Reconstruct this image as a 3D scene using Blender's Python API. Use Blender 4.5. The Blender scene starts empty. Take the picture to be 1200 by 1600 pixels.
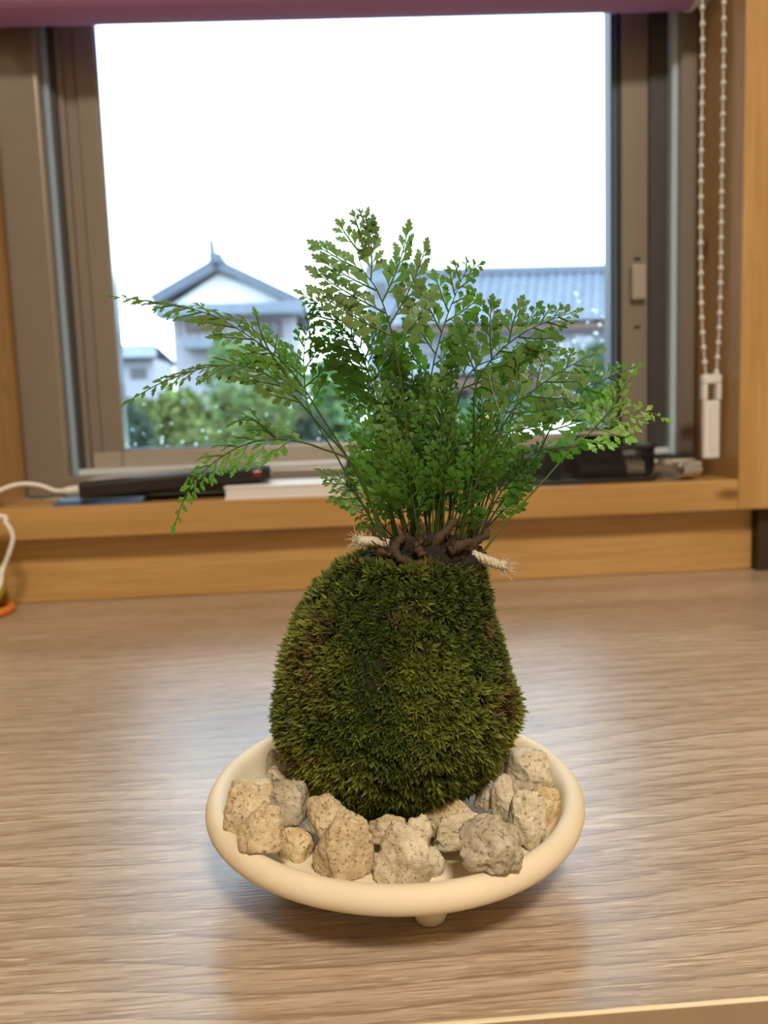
import bpy, bmesh, math, random
import numpy as np
from mathutils import Vector, Matrix, noise as mnoise

rnd = random.Random(7)
scene = bpy.context.scene
col = scene.collection

# ------------------------------------------------------------------ camera
FPX = 1294.0
PITCH, YAW, ROLL = math.radians(6.705), math.radians(3.463), math.radians(-1.981)
CAM = Vector((0.0, 0.0, 0.1548))
fwd = Vector((math.sin(YAW)*math.cos(PITCH), math.cos(YAW)*math.cos(PITCH), -math.sin(PITCH)))
right0 = Vector((math.cos(YAW), -math.sin(YAW), 0)); up0 = right0.cross(fwd)
right = math.cos(ROLL)*right0 + math.sin(ROLL)*up0
up = -math.sin(ROLL)*right0 + math.cos(ROLL)*up0
cd = bpy.data.cameras.new('camera'); cam = bpy.data.objects.new('camera', cd); col.objects.link(cam)
m = Matrix.Identity(4)
for i in range(3):
    m[i][0], m[i][1], m[i][2], m[i][3] = right[i], up[i], -fwd[i], CAM[i]
cam.matrix_world = m
cd.sensor_fit = 'VERTICAL'; cd.lens = 4.0; cd.sensor_height = 4.0*1600/FPX
cd.clip_start = 0.01; cd.clip_end = 400
cd.dof.use_dof = True; cd.dof.focus_distance = 0.262; cd.dof.aperture_fstop = 1.9
scene.camera = cam
scene.view_settings.view_transform = 'Standard'; scene.view_settings.look = 'None'
scene.view_settings.gamma = 1; scene.view_settings.use_curve_mapping = False
scene.view_settings.exposure = 0.0

# ------------------------------------------------------------------ overcast sky
w = bpy.data.worlds.new('overcast_sky'); scene.world = w; w.use_nodes = True
bg = w.node_tree.nodes['Background']
bg.inputs[0].default_value = (0.64, 0.82, 1.0, 1); bg.inputs[1].default_value = 5.4

LAMP_STRENGTH = 122.0
LAMP_POS = (0.22, -1.0, 1.62)

# ------------------------------------------------------------------ helpers
def ray(px, py):
    return right*((px-600)/FPX) + up*(-(py-800)/FPX) + fwd
def at(px, py, Y):
    d = ray(px, py); return CAM + d*(Y/d.y)
def atz(px, py, z):
    d = ray(px, py); return CAM + d*((z-CAM.z)/d.z)

ORI = {}
def tag(o, label=None, cat=None, group=None, kind=None):
    if label: o['label'] = label
    if cat: o['category'] = cat
    if group: o['group'] = group
    if kind: o['kind'] = kind
    return o
def empty(name, loc, label=None, cat=None, group=None, kind=None):
    o = bpy.data.objects.new(name, None); o.empty_display_size = 0.01
    col.objects.link(o); o.location = loc; ORI[o] = Vector(loc)
    return tag(o, label, cat, group, kind)
def obj(name, mb, mat, parent=None, loc=None, smooth=False, bevel=0, seg=2, color=None):
    """world-space mesh data -> object; a child shares its parent's origin"""
    L = ORI[parent] if parent is not None else Vector(loc or (0, 0, 0))
    me = bpy.data.meshes.new(name)
    V = np.array(mb.v, dtype=float).reshape(-1, 3) - np.array(L)
    me.from_pydata(V.tolist(), [], mb.f)
    if mb.c:
        a = me.color_attributes.new('col', 'FLOAT_COLOR', 'POINT')
        a.data.foreach_set('color', np.array(mb.c, dtype=np.float32).ravel())
    if mat: me.materials.append(mat)
    o = bpy.data.objects.new(name, me); col.objects.link(o)
    if parent is not None: o.parent = parent
    else: o.location = L
    ORI[o] = L
    if smooth: me.polygons.foreach_set('use_smooth', [True]*len(me.polygons))
    if bevel:
        bm = bmesh.new(); bm.from_mesh(me)
        bm.edges.ensure_lookup_table()
        es = [e for e in bm.edges if len(e.link_faces) == 2 and e.calc_face_angle(0) > 0.5]
        bmesh.ops.bevel(bm, geom=es, offset=bevel, segments=seg, profile=0.5, affect='EDGES', clamp_overlap=True)
        bm.to_mesh(me); bm.free()
    if color: o.color = (*color, 1)
    me.update()
    return o

class MB:
    def __init__(s): s.v = []; s.f = []; s.c = []
    def add(s, vs, fs):
        n = len(s.v); s.v += [tuple(p) for p in vs]; s.f += [tuple(i+n for i in q) for q in fs]
        return s
    def box(s, x0, x1, y0, y1, z0, z1):
        vs = [(x, y, z) for x in (x0, x1) for y in (y0, y1) for z in (z0, z1)]
        return s.add(vs, [(0,1,3,2),(4,6,7,5),(0,4,5,1),(2,3,7,6),(0,2,6,4),(1,5,7,3)])
    def prism(s, poly, axis_vec):
        """poly: list of 3-D points, extruded along axis_vec"""
        a = Vector(axis_vec); n = len(poly); P = [Vector(p) for p in poly]
        vs = P + [p+a for p in P]
        fs = [tuple(range(n))[::-1], tuple(range(n, 2*n))] + [(i, (i+1) % n, n+(i+1) % n, n+i) for i in range(n)]
        return s.add(vs, fs)
    def tube(s, pts, rad, seg=8, cap=True):
        pts = [Vector(p) for p in pts]; n = len(pts)
        if not hasattr(rad, '__len__'): rad = [rad]*n
        t0 = (pts[1]-pts[0]).normalized()
        ref = Vector((0, 0, 1)) if abs(t0.z) < .9 else Vector((1, 0, 0))
        u = t0.cross(ref).normalized(); vs = []
        for i, p in enumerate(pts):
            t = (pts[min(i+1, n-1)]-pts[max(i-1, 0)]).normalized()
            u = (u-t*u.dot(t)).normalized(); b = t.cross(u)
            for k in range(seg):
                a = 2*math.pi*k/seg; vs.append(p+(u*math.cos(a)+b*math.sin(a))*rad[i])
        fs = [(i*seg+k, i*seg+(k+1) % seg, (i+1)*seg+(k+1) % seg, (i+1)*seg+k) for i in range(n-1) for k in range(seg)]
        if cap: fs += [tuple(range(seg))[::-1], tuple((n-1)*seg+k for k in range(seg))]
        return s.add(vs, fs)
    def lathe(s, prof, c=(0,0,0), seg=48, sx=1, sy=1, close=False):
        vs = []; n = len(prof)
        for k in range(seg):
            a = 2*math.pi*k/seg
            for r, z in prof: vs.append((c[0]+sx*r*math.cos(a), c[1]+sy*r*math.sin(a), c[2]+z))
        fs = []
        for k in range(seg):
            k2 = (k+1) % seg
            for i in range(n if close else n-1):
                j = (i+1) % n; fs.append((k*n+i, k2*n+i, k2*n+j, k*n+j))
        return s.add(vs, fs)

def spline(pts, n):
    """Catmull-Rom through pts -> n samples"""
    P = [Vector(p) for p in pts]; P = [P[0]*2-P[1]] + P + [P[-1]*2-P[-2]]; out = []; segs = len(P)-3
    for i in range(n):
        t = i/(n-1)*segs; k = min(int(t), segs-1); u = t-k
        a, b, c, d = P[k:k+4]
        out.append(0.5*((2*b)+(c-a)*u+(2*a-5*b+4*c-d)*u*u+(3*b-a-3*c+d)*u**3))
    return out

# ------------------------------------------------------------------ materials
def mat_base(name):
    mt = bpy.data.materials.new(name); mt.use_nodes = True
    nt = mt.node_tree; return mt, nt, nt.nodes['Principled BSDF']
def plain(name, c, rough=.5, metal=0, spec=.5, noise=0, nscale=60, bump=0):
    mt, nt, b = mat_base(name)
    b.inputs['Base Color'].default_value = (*c, 1); b.inputs['Roughness'].default_value = rough
    b.inputs['Metallic'].default_value = metal; b.inputs['Specular IOR Level'].default_value = spec
    if noise or bump:
        tc = nt.nodes.new('ShaderNodeTexCoord'); nz = nt.nodes.new('ShaderNodeTexNoise')
        nz.inputs['Scale'].default_value = nscale; nz.inputs['Detail'].default_value = 4
        nt.links.new(tc.outputs['Object'], nz.inputs['Vector'])
        if noise:
            mx = nt.nodes.new('ShaderNodeMix'); mx.data_type = 'RGBA'
            mx.inputs['A'].default_value = (*[max(0, k*(1-noise)) for k in c], 1)
            mx.inputs['B'].default_value = (*[min(1, k*(1+noise)) for k in c], 1)
            nt.links.new(nz.outputs['Fac'], mx.inputs['Factor']); nt.links.new(mx.outputs['Result'], b.inputs['Base Color'])
        if bump:
            bp = nt.nodes.new('ShaderNodeBump'); bp.inputs['Strength'].default_value = bump; bp.inputs['Distance'].default_value = .001
            nt.links.new(nz.outputs['Fac'], bp.inputs['Height']); nt.links.new(bp.outputs['Normal'], b.inputs['Normal'])
    return mt

class NT:
    def __init__(s, nt): s.nt = nt
    def n(s, t, **kw):
        nd = s.nt.nodes.new(t)
        for k, v in kw.items():
            if k in nd.inputs: nd.inputs[k].default_value = v
            else: setattr(nd, k, v)
        return nd
    def l(s, a, b): s.nt.links.new(a, b)
    def math(s, op, a, b=None):
        nd = s.nt.nodes.new('ShaderNodeMath'); nd.operation = op
        for i, q in enumerate((a, b)):
            if q is None: continue
            if isinstance(q, (int, float)): nd.inputs[i].default_value = q
            else: s.l(q, nd.inputs[i])
        return nd.outputs[0]
    def noise(s, vec, sc, rot=0, scale=1, detail=4, rough=.55, loc=(0,0,0)):
        mp = s.n('ShaderNodeMapping'); mp.inputs['Scale'].default_value = sc; mp.inputs['Rotation'].default_value = (0, 0, rot); mp.inputs['Location'].default_value = loc
        s.l(vec, mp.inputs['Vector'])
        nz = s.n('ShaderNodeTexNoise'); nz.inputs['Scale'].default_value = scale; nz.inputs['Detail'].default_value = detail; nz.inputs['Roughness'].default_value = rough
        s.l(mp.outputs[0], nz.inputs['Vector']); return nz.outputs['Fac']
    def ramp(s, fac, stops):
        r = s.n('ShaderNodeValToRGB'); e = r.color_ramp.elements
        while len(e) < len(stops): e.new(.5)
        for el, (p, c) in zip(e, stops): el.position = p; el.color = (*c, 1) if len(c) == 3 else c
        s.l(fac, r.inputs['Fac']); return r.outputs['Color']
    def mix(s, fac, a, b, mode='MIX'):
        mx = s.n('ShaderNodeMix'); mx.data_type = 'RGBA'; mx.blend_type = mode
        for key, q in (('Factor', fac), ('A', a), ('B', b)):
            if isinstance(q, tuple): mx.inputs[key].default_value = (*q, 1)
            elif isinstance(q, (int, float)):
                [i for i in mx.inputs if i.name == key][0].default_value = q
            else: s.l(q, [i for i in mx.inputs if i.name == key and (i.type == 'RGBA' or key == 'Factor')][0])
        return mx.outputs[2]

def mix_fix(nt_, fac, a, b, mode='MIX'):
    mx = nt_.nt.nodes.new('ShaderNodeMix'); mx.data_type = 'RGBA'; mx.blend_type = mode
    F, A, B = mx.inputs[0], mx.inputs[6], mx.inputs[7]
    for sk, q in ((F, fac), (A, a), (B, b)):
        if isinstance(q, tuple): sk.default_value = (*q, 1)
        elif isinstance(q, (int, float)): sk.default_value = q
        else: nt_.l(q, sk)
    return mx.outputs[2]
NT.mix = lambda s, fac, a, b, mode='MIX': mix_fix(s, fac, a, b, mode)

def desk_wood():
    mt, nt, b = mat_base('oak_laminate'); g = NT(nt)
    tc = g.n('ShaderNodeTexCoord').outputs['Object']
    warp = g.noise(tc, (2.6, 5.5, 1), scale=1, detail=2, loc=(.7, .35, 0))
    sep = g.n('ShaderNodeSeparateXYZ'); g.l(tc, sep.inputs[0])
    # broad bands and cathedral growth lines
    ph = g.math('ADD', g.math('MULTIPLY', sep.outputs['Y'], 95.0), g.math('MULTIPLY', warp, 11.0))
    saw = g.math('FRACT', ph)
    line = g.ramp(saw, [(0, (1, 1, 1)), (.12, (.45, .45, .45)), (.5, (.15,)*3), (.96, (0, 0, 0))])
    broad = g.noise(tc, (1.6, 26, 1), scale=1, detail=3)
    fine = g.noise(tc, (34, 900, 1), rot=math.radians(1.2), scale=1, detail=5, rough=.7)
    fleck = g.noise(tc, (75, 1500, 1), rot=math.radians(-1), scale=1, detail=2, loc=(3, 1, 0))
    c0 = g.ramp(broad, [(.28, (.365, .278, .195)), (.5, (.475, .372, .275)), (.72, (.570, .465, .360))])
    lm = g.noise(tc, (2.2, 5, 1), scale=1, detail=1, loc=(2.1, .4, 0))
    lmask = g.ramp(lm, [(.32, (0, 0, 0)), (.46, (1, 1, 1))])
    c1 = g.mix(g.math('MULTIPLY', g.math('MULTIPLY', line, lmask), .85), c0, (.20, .13, .08))
    c2 = g.mix(g.ramp(fine, [(.40, (.80,)*3), (.50, (0, 0, 0))]), c1, (.27, .18, .11))
    c3 = g.mix(g.ramp(fleck, [(.58, (0, 0, 0)), (.68, (.75,)*3)]), c2, (.70, .58, .45))
    # pale saw marks crossing the grain
    mk = g.noise(tc, (26, 330, 1), rot=math.radians(62), scale=1, detail=2, loc=(.2, .6, 0))
    mm = g.noise(tc, (9, 14, 1), scale=1, detail=1, loc=(4.2, .9, 0))
    mk2 = g.math('MULTIPLY', g.ramp(mk, [(.60, (0, 0, 0)), (.70, (1, 1, 1))]), g.ramp(mm, [(.56, (0, 0, 0)), (.66, (.7,)*3)]))
    c4 = g.mix(mk2, c3, (.70, .60, .48))
    g.l(c4, b.inputs['Base Color'])
    r = g.math('ADD', g.math('MULTIPLY', fine, .14), .22); g.l(r, b.inputs['Roughness'])
    b.inputs['Specular IOR Level'].default_value = .78
    bp = g.n('ShaderNodeBump'); bp.inputs['Strength'].default_value = .22; bp.inputs['Distance'].default_value = .0006
    g.l(g.math('ADD', fine, g.math('MULTIPLY', fleck, .5)), bp.inputs['Height']); g.l(bp.outputs[0], b.inputs['Normal'])
    return mt

def pine(name, axis='X', seed=0, dark=1.0):
    mt, nt, b = mat_base(name); g = NT(nt)
    tc = g.n('ShaderNodeTexCoord').outputs['Object']
    sc = {'X': (2.2, 30, 30), 'Z': (30, 30, 2.2)}[axis]; sf = {'X': (12, 260, 260), 'Z': (260, 260, 12)}[axis]
    a = g.noise(tc, sc, scale=1, detail=3, loc=(seed, seed*.7, seed*1.3)); f = g.noise(tc, sf, scale=1, detail=3)
    c = g.ramp(a, [(.25, tuple(dark*k for k in (.39, .215, .070))), (.5, tuple(dark*k for k in (.50, .295, .105))), (.75, tuple(dark*k for k in (.61, .38, .15)))])
    c = g.mix(g.ramp(f, [(.42, (.3,)*3), (.55, (0, 0, 0))]), c, (.34*dark, .17*dark, .045*dark))
    # knots
    mp = g.n('ShaderNodeMapping'); mp.inputs['Scale'].default_value = {'X': (5.5, 9, 13), 'Z': (13, 9, 5.5)}[axis]; mp.inputs['Location'].default_value = (seed*1.7+.3, 0.35, seed+.2)
    g.l(tc, mp.inputs['Vector']); vo = g.n('ShaderNodeTexVoronoi'); vo.inputs['Scale'].default_value = 1; g.l(mp.outputs[0], vo.inputs['Vector'])
    c = g.mix(g.ramp(vo.outputs['Distance'], [(.03, (.85,)*3), (.09, (0, 0, 0))]), c, (.17, .07, .02))
    g.l(c, b.inputs['Base Color']); b.inputs['Roughness'].default_value = .38
    bp = g.n('ShaderNodeBump'); bp.inputs['Strength'].default_value = .1; bp.inputs['Distance'].default_value = .0005
    g.l(f, bp.inputs['Height']); g.l(bp.outputs[0], b.inputs['Normal'])
    return mt

def stone_mat(name, c1, c2, c3):
    mt, nt, b = mat_base(name); g = NT(nt)
    tc = g.n('ShaderNodeTexCoord').outputs['Object']
    n1 = g.noise(tc, (1,)*3, scale=110, detail=5, rough=.6); n2 = g.noise(tc, (1,)*3, scale=700, detail=3, rough=.7)
    vo = g.n('ShaderNodeTexVoronoi'); vo.inputs['Scale'].default_value = 620; g.l(tc, vo.inputs['Vector'])
    pit = g.noise(tc, (1,)*3, scale=760, detail=2, rough=.5, loc=(3, 3, 3))
    c = g.ramp(n1, [(.33, c1), (.52, c2), (.70, c3)])
    c = g.mix(g.ramp(n2, [(.36, (.35,)*3), (.52, (0, 0, 0))]), c, tuple(k*.55 for k in c1))
    pm = g.ramp(pit, [(.63, (0, 0, 0)), (.70, (1, 1, 1))])
    c = g.mix(g.math('MULTIPLY', pm, .55), c, (.16, .115, .07))
    g.l(c, b.inputs['Base Color']); b.inputs['Roughness'].default_value = .9; b.inputs['Specular IOR Level'].default_value = .15
    bp = g.n('ShaderNodeBump'); bp.inputs['Strength'].default_value = .8; bp.inputs['Distance'].default_value = .0007
    h = g.math('SUBTRACT', g.math('ADD', n2, g.math('MULTIPLY', n1, 1.2)), g.math('MULTIPLY', pm, .9))
    g.l(h, bp.inputs['Height']); g.l(bp.outputs[0], b.inputs['Normal'])
    return mt

def leaf_mat(name='fern_leaf'):
    mt, nt, b = mat_base(name); g = NT(nt)
    oi = g.n('ShaderNodeObjectInfo'); tc = g.n('ShaderNodeTexCoord').outputs['Object']
    n1 = g.noise(tc, (1,)*3, scale=160, detail=3)
    c = g.mix(g.ramp(n1, [(.3, (0, 0, 0)), (.7, (1, 1, 1))]), oi.outputs['Color'], (1.25, 1.18, 1.0), 'MULTIPLY')
    g.l(c, b.inputs['Base Color']); b.inputs['Roughness'].default_value = .42; b.inputs['Specular IOR Level'].default_value = .4
    tr = g.n('ShaderNodeBsdfTranslucent'); c2 = g.mix(1.0, c, (1.0, 1.55, .50), 'MULTIPLY'); g.l(c2, tr.inputs['Color'])
    ms = g.n('ShaderNodeMixShader'); ms.inputs[0].default_value = .38
    g.l(b.outputs[0], ms.inputs[1]); g.l(tr.outputs[0], ms.inputs[2]); g.l(ms.outputs[0], nt.nodes['Material Output'].inputs[0])
    return mt

def attr_mat(name, rough=.6, trans=.25, spec=.3):
    mt, nt, b = mat_base(name); g = NT(nt)
    a = g.n('ShaderNodeAttribute'); a.attribute_name = 'col'
    g.l(a.outputs['Color'], b.inputs['Base Color']); b.inputs['Roughness'].default_value = rough; b.inputs['Specular IOR Level'].default_value = spec
    if trans:
        tr = g.n('ShaderNodeBsdfTranslucent'); g.l(a.outputs['Color'], tr.inputs['Color'])
        ms = g.n('ShaderNodeMixShader'); ms.inputs[0].default_value = trans
        g.l(b.outputs[0], ms.inputs[1]); g.l(tr.outputs[0], ms.inputs[2]); g.l(ms.outputs[0], nt.nodes['Material Output'].inputs[0])
    return mt

def glass_pane():
    mt, nt, b = mat_base('window_glass'); g = NT(nt); nt.nodes.remove(b)
    t = g.n('ShaderNodeBsdfTransparent'); t.inputs[0].default_value = (.97, .985, .98, 1)
    gl = g.n('ShaderNodeBsdfGlossy'); gl.inputs['Roughness'].default_value = .01
    fr = g.n('ShaderNodeFresnel'); fr.inputs['IOR'].default_value = 1.35
    ms = g.n('ShaderNodeMixShader'); g.l(fr.outputs[0], ms.inputs[0]); g.l(t.outputs[0], ms.inputs[1]); g.l(gl.outputs[0], ms.inputs[2])
    g.l(ms.outputs[0], nt.nodes['Material Output'].inputs[0]); return mt

def emit(name, c, s):
    mt, nt, b = mat_base(name); b.inputs['Emission Color'].default_value = (*c, 1); b.inputs['Emission Strength'].default_value = s
    b.inputs['Base Color'].default_value = (.8, .8, .8, 1); return mt

M = dict(
    desk=desk_wood(), edge=plain('desk_edge_band', (.36, .27, .17), .4, noise=.12, nscale=40),
    pine=pine('pine_board', 'X', 1.0), pine2=pine('pine_apron', 'X', 2.4), pinev=pine('pine_jamb', 'Z', 3.1),
    gap_shade=plain('painted_gap_shade', (.035, .018, .008), .6, noise=.3),  # near-black colour stands for the shadow in the gap
    wall=plain('cream_wallpaper', (.62, .52, .38), .85, noise=.05, nscale=200, bump=.3),
    ceil=plain('ceiling_paper', (.75, .70, .60), .9, noise=.03), floor=plain('floor_wood', (.30, .18, .09), .4, noise=.25, nscale=8),
    alu=plain('bronze_aluminium', (.26, .226, .192), .34, metal=.3, noise=.05, nscale=30),
    alu_lt=plain('pale_aluminium', (.42, .38, .33), .35, metal=.3),
    recess_shade=plain('painted_recess_shade', (.060, .057, .056), .5, metal=.2),  # groove shade painted as dark grey
    alu_pol=plain('polished_strip', (.62, .66, .70), .16, metal=.9),
    ledge_sky=plain('ledge_sky_paint', (.62, .67, .74), .3), seal=plain('pale_blue_sky_paint', (.50, .67, .78), .3), sky_paint2=plain('grey_blue_sky_paint', (.27, .38, .50), .3),  # sky light on the frame put into three bluish colours; 'seal' is painted sky light, not a seal
    rubber=plain('black_gasket', (.012, .016, .022), .45),
    glass=glass_pane(),
    fabric=plain('mauve_fabric', (.40, .20, .44), .75, noise=.08, nscale=600, bump=.25),
    white=plain('white_plastic', (.78, .77, .75), .32), whitep=plain('white_card', (.80, .79, .80), .6),
    cable=plain('white_cable', (.80, .77, .73), .4), black=plain('black_plastic', (.010, .010, .011), .35),
    blackgl=plain('black_glass', (.03, .03, .035), .12), wire=plain('black_wire', (.012, .012, .013), .4),
    steel=plain('brushed_steel', (.66, .65, .62), .30, metal=.65), blue=plain('blue_card', (.05, .13, .38), .5),
    ltblue=plain('pale_blue_card', (.25, .42, .62), .5), red=plain('red_lens', (.25, .01, .01), .2),
    lime=plain('lime_rubber', (.62, .78, .06), .55, noise=.06, nscale=300), orange=plain('orange_plastic', (.85, .25, .04), .35),
    clay=plain('cream_clay', (.78, .68, .51), .62, noise=.07, nscale=90, bump=.12, spec=.3),
    leaf=leaf_mat(), moss=attr_mat('moss_leaf'), soil=plain('dark_soil', (.014, .011, .006), .95, noise=.5, nscale=300, bump=1),
    root=plain('brown_rhizome', (.060, .034, .018), .85, noise=.5, nscale=400, bump=1),
    twine=plain('pale_twine', (.56, .50, .38), .85, noise=.25, nscale=500, bump=.5),
    thread=plain('dark_teal_thread', (.006, .030, .026), .7, spec=.1),
    s_tan=stone_mat('tan_pumice', (.47, .355, .21), (.66, .53, .345), (.73, .62, .44)),
    s_grey=stone_mat('grey_pumice', (.38, .32, .23), (.52, .45, .34), (.62, .55, .44)),
    s_pale=stone_mat('pale_pumice', (.52, .43, .29), (.70, .61, .45), (.78, .70, .55)),
    s_yel=stone_mat('yellow_pumice', (.50, .36, .19), (.70, .54, .31), (.76, .63, .42)),
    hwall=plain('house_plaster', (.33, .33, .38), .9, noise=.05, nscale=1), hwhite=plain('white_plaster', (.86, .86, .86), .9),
    htile=plain('grey_roof_tile', (.085, .105, .145), .5, noise=.25, nscale=3), hlt=plain('silver_roof_tile', (.145, .175, .225), .45, noise=.3, nscale=2),
    hbrown=plain('brown_timber', (.10, .06, .045), .7), hglass=plain('house_glass', (.05, .07, .09), .08),
    far=plain('far_concrete', (.17, .21, .26), .9), ground=plain('garden_earth', (.16, .15, .10), 1, noise=.4, nscale=2),
    foliage=attr_mat('shrub_leaf', .6, .3), bark=plain('bark', (.08, .06, .045), .9),
    jar=plain('beige_jar', (.70, .58, .40), .25), drop=plain('rain_drop', (.9, .95, 1), .02),
    screw=plain('dark_screw', (.04, .035, .03), .4, metal=.6),
)
db = M['drop'].node_tree.nodes['Principled BSDF']; db.inputs['Transmission Weight'].default_value = 1; db.inputs['IOR'].default_value = 1.33


# ------------------------------------------------------------------ room shell
XL, XR, ZS, ZT = -.290, .360, .0865, .62      # window opening
def struct(name, mb, mat, **k): return tag(obj(name, mb, mat, **k), kind='structure')
RX0, RX1, RY0, ZF, ZC = -1.9, 1.5, -2.4, -.70, 1.70
mb = MB()
mb.box(RX0, -.36, .742, .90, ZF, ZC); mb.box(.43, RX1, .742, .90, ZF, ZC)
mb.box(-.36, .43, .742, .90, ZF, .058); mb.box(-.36, .43, .742, .90, .66, ZC)
struct('wall_back', mb, M['wall'])
struct('wall_left', MB().box(RX0-.1, RX0, RY0, .90, ZF, ZC), M['wall'])
struct('wall_right', MB().box(RX1, RX1+.1, RY0, .90, ZF, ZC), M['wall'])
struct('wall_front', MB().box(RX0-.1, RX1+.1, RY0-.1, RY0, ZF, ZC), M['wall'])
struct('floor', MB().box(RX0-.1, RX1+.1, RY0-.1, .90, ZF-.1, ZF), M['floor'])
struct('ceiling', MB().box(RX0-.1, RX1+.1, RY0-.1, .90, ZC, ZC+.1), M['ceil'])

# pine window surround
struct('trim_1', MB().box(XL, XR, .7132, .80, .0594, ZS), M['pine'], bevel=.0012)               # sill board
struct('trim_2', MB().box(-.36, .386, .738, .748, .0, .0594), M['pine2'], bevel=.0008)           # apron board
struct('trim_3', MB().box(XR, .432, .7130, .90, .0594, .66), M['pinev'], bevel=.0012)            # right jamb
struct('trim_4', MB().box(-.362, XL, .7130, .90, .0594, .66), M['pinev'], bevel=.0012)           # left jamb
struct('trim_5', MB().box(-.362, .432, .7125, .90, ZT, .69), M['pine'], bevel=.0012)             # head board
struct('gap_shade_block', MB().box(.3865, .47, .728, .76, ZF, .0590), M['gap_shade'], bevel=.001)          # dark block painted as the shadow in the gap beside the apron

# ------------------------------------------------------------------ window
win = empty('window_1', (.035, .80, ZS), kind='structure')
win['label'] = 'bronze aluminium sliding window above the pine sill'
ZB = ZS
obj('frame', MB().box(XL, -.2480, .800, .875, ZB, ZT), M['alu'], win, bevel=.0045, seg=3)
obj('frame', MB().box(.342, XR-.002, .800, .875, ZB, ZT), M['alu'], win, bevel=.001)
obj('frame', MB().box(-.2525, .342, .800, .875, ZB, .1065), M['alu'], win, bevel=.0015)
obj('frame', MB().box(-.2525, .342, .800, .875, ZT-.03, ZT), M['alu'], win, bevel=.0015)
obj('painted_sky_strip', MB().box(-.2480, -.2425, .8085, .86, .1065, ZT-.03), M['sky_paint2'], win, bevel=.001)  # frame side face, its sky light painted as a blue strip
obj('painted_sky_strip', MB().box(.336, .342, .806, .86, .1065, ZT-.03), M['seal'], win, bevel=.0006)  # same sky-lit face on the right, painted pale blue
obj('track_ledge', MB().box(-.2425, .336, .808, .86, .1065, .1125), M['ledge_sky'], win, bevel=.001)  # sky reflection on the track top painted in as bluish white
obj('recess_shade_strip', MB().box(.3185, .336, .8165, .86, .1125, ZT-.03), M['recess_shade'], win)  # filled groove, its shade painted dark
obj('recess_shade_strip', MB().box(-.2425, -.2385, .8135, .86, .1125, ZT-.03), M['recess_shade'], win)  # left groove shade, painted the same way
sl = MB(); sl.box(-.2385, -.2325, .8185, .846, .1125, ZT-.03); sl.box(-.2325, -.222, .8225, .846, .1125, ZT-.03); sl.box(-.2212, -.203, .8200, .846, .1125, ZT-.03); sl.box(-.2225, -.2210, .8245, .846, .1125, ZT-.03)
obj('stile', sl, M['alu'], win, bevel=.0008)
obj('stile', MB().box(.2920, .3185, .820, .846, .1125, ZT-.03), M['alu'], win, bevel=.0008)
obj('bottom_rail', MB().box(-.203, .2920, .8205, .846, .1125, .1285), M['alu_lt'], win, bevel=.0008)
obj('corner_cap', MB().box(-.2300, -.2035, .8175, .8205, .1125, .1275), M['alu_lt'], win, bevel=.0006)
obj('top_rail', MB().box(-.203, .2920, .8205, .846, ZT-.06, ZT-.03), M['alu'], win, bevel=.0008)
gk = MB(); gk.box(.2820, .2850, .8225, .842, .1285, ZT-.06); gk.box(.2880, .2920, .8215, .842, .1285, ZT-.06)
obj('gasket', gk, M['rubber'], win)
obj('gasket', MB().box(.2850, .2880, .8235, .842, .1285, ZT-.06), plain('blue_gasket', (.10, .18, .26), .3), win)
obj('gasket', MB().box(-.203, .2820, .824, .842, .1285, .1302), M['rubber'], win)
obj('gasket', MB().box(-.203, -.2008, .824, .842, .1285, ZT-.06), M['alu_pol'], win)
lk = MB().box(.3000, .3150, .8125, .8205, .258, .292)
lock = obj('lock', lk, M['alu_lt'], win, bevel=.002)
for z in (.2985, .2325):
    obj('screw', MB().lathe([(0, -.001), (.0032, -.001), (.0032, .001), (0, .001)], (.3075, .8195, z), 14, 1, .4), M['screw'], win)
pane = obj('pane', MB().box(-.203, .2870, .8320, .8350, .128, ZT-.055), M['glass'], win)
dm = MB()
for i in range(90):
    x = rnd.uniform(-.195, .278); z = .131+abs(rnd.gauss(0, .022)) if i < 50 else rnd.uniform(.135, .27)
    if i >= 62: x = .278-abs(rnd.gauss(0, .03)); z = rnd.uniform(.16, .27)
    r = rnd.uniform(.0006, .0014); sg = 8
    prof = [(r*math.cos(a), r*math.sin(a)*.55) for a in (0, .5, 1.0, 1.5)]
    n0 = len(dm.v)
    for rr, h in prof:
        for k in range(sg):
            a = 2*math.pi*k/sg; dm.v.append((x+rr*math.cos(a), .8350+h, z+rr*math.sin(a)*1.1))
    for j in range(3):
        for k in range(sg): dm.f.append((n0+j*sg+k, n0+j*sg+(k+1) % sg, n0+(j+1)*sg+(k+1) % sg, n0+(j+1)*sg+k))
    dm.f.append(tuple(n0+k for k in range(sg))); dm.f.append(tuple(n0+3*sg+k for k in range(sg)))
tag(obj('raindrops', dm, M['drop'], pane, smooth=True), kind='stuff')

# ------------------------------------------------------------------ ceiling lamp
lamp = empty('ceiling_lamp', (LAMP_POS[0], LAMP_POS[1], ZC), 'round white ceiling lamp above the desk', 'lamp')
obj('lamp_base', MB().lathe([(0, 0), (.20, 0), (.20, -.03), (0, -.03)], (LAMP_POS[0], LAMP_POS[1], ZC), 40), M['white'], lamp)
obj('diffuser', MB().lathe([(.19, -.03), (.185, -.055), (.14, -.075), (.07, -.083), (0, -.085)], (LAMP_POS[0], LAMP_POS[1], ZC), 40), emit('lamp_diffuser', (1.0, .89, .72), LAMP_STRENGTH), lamp, smooth=True)

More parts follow.
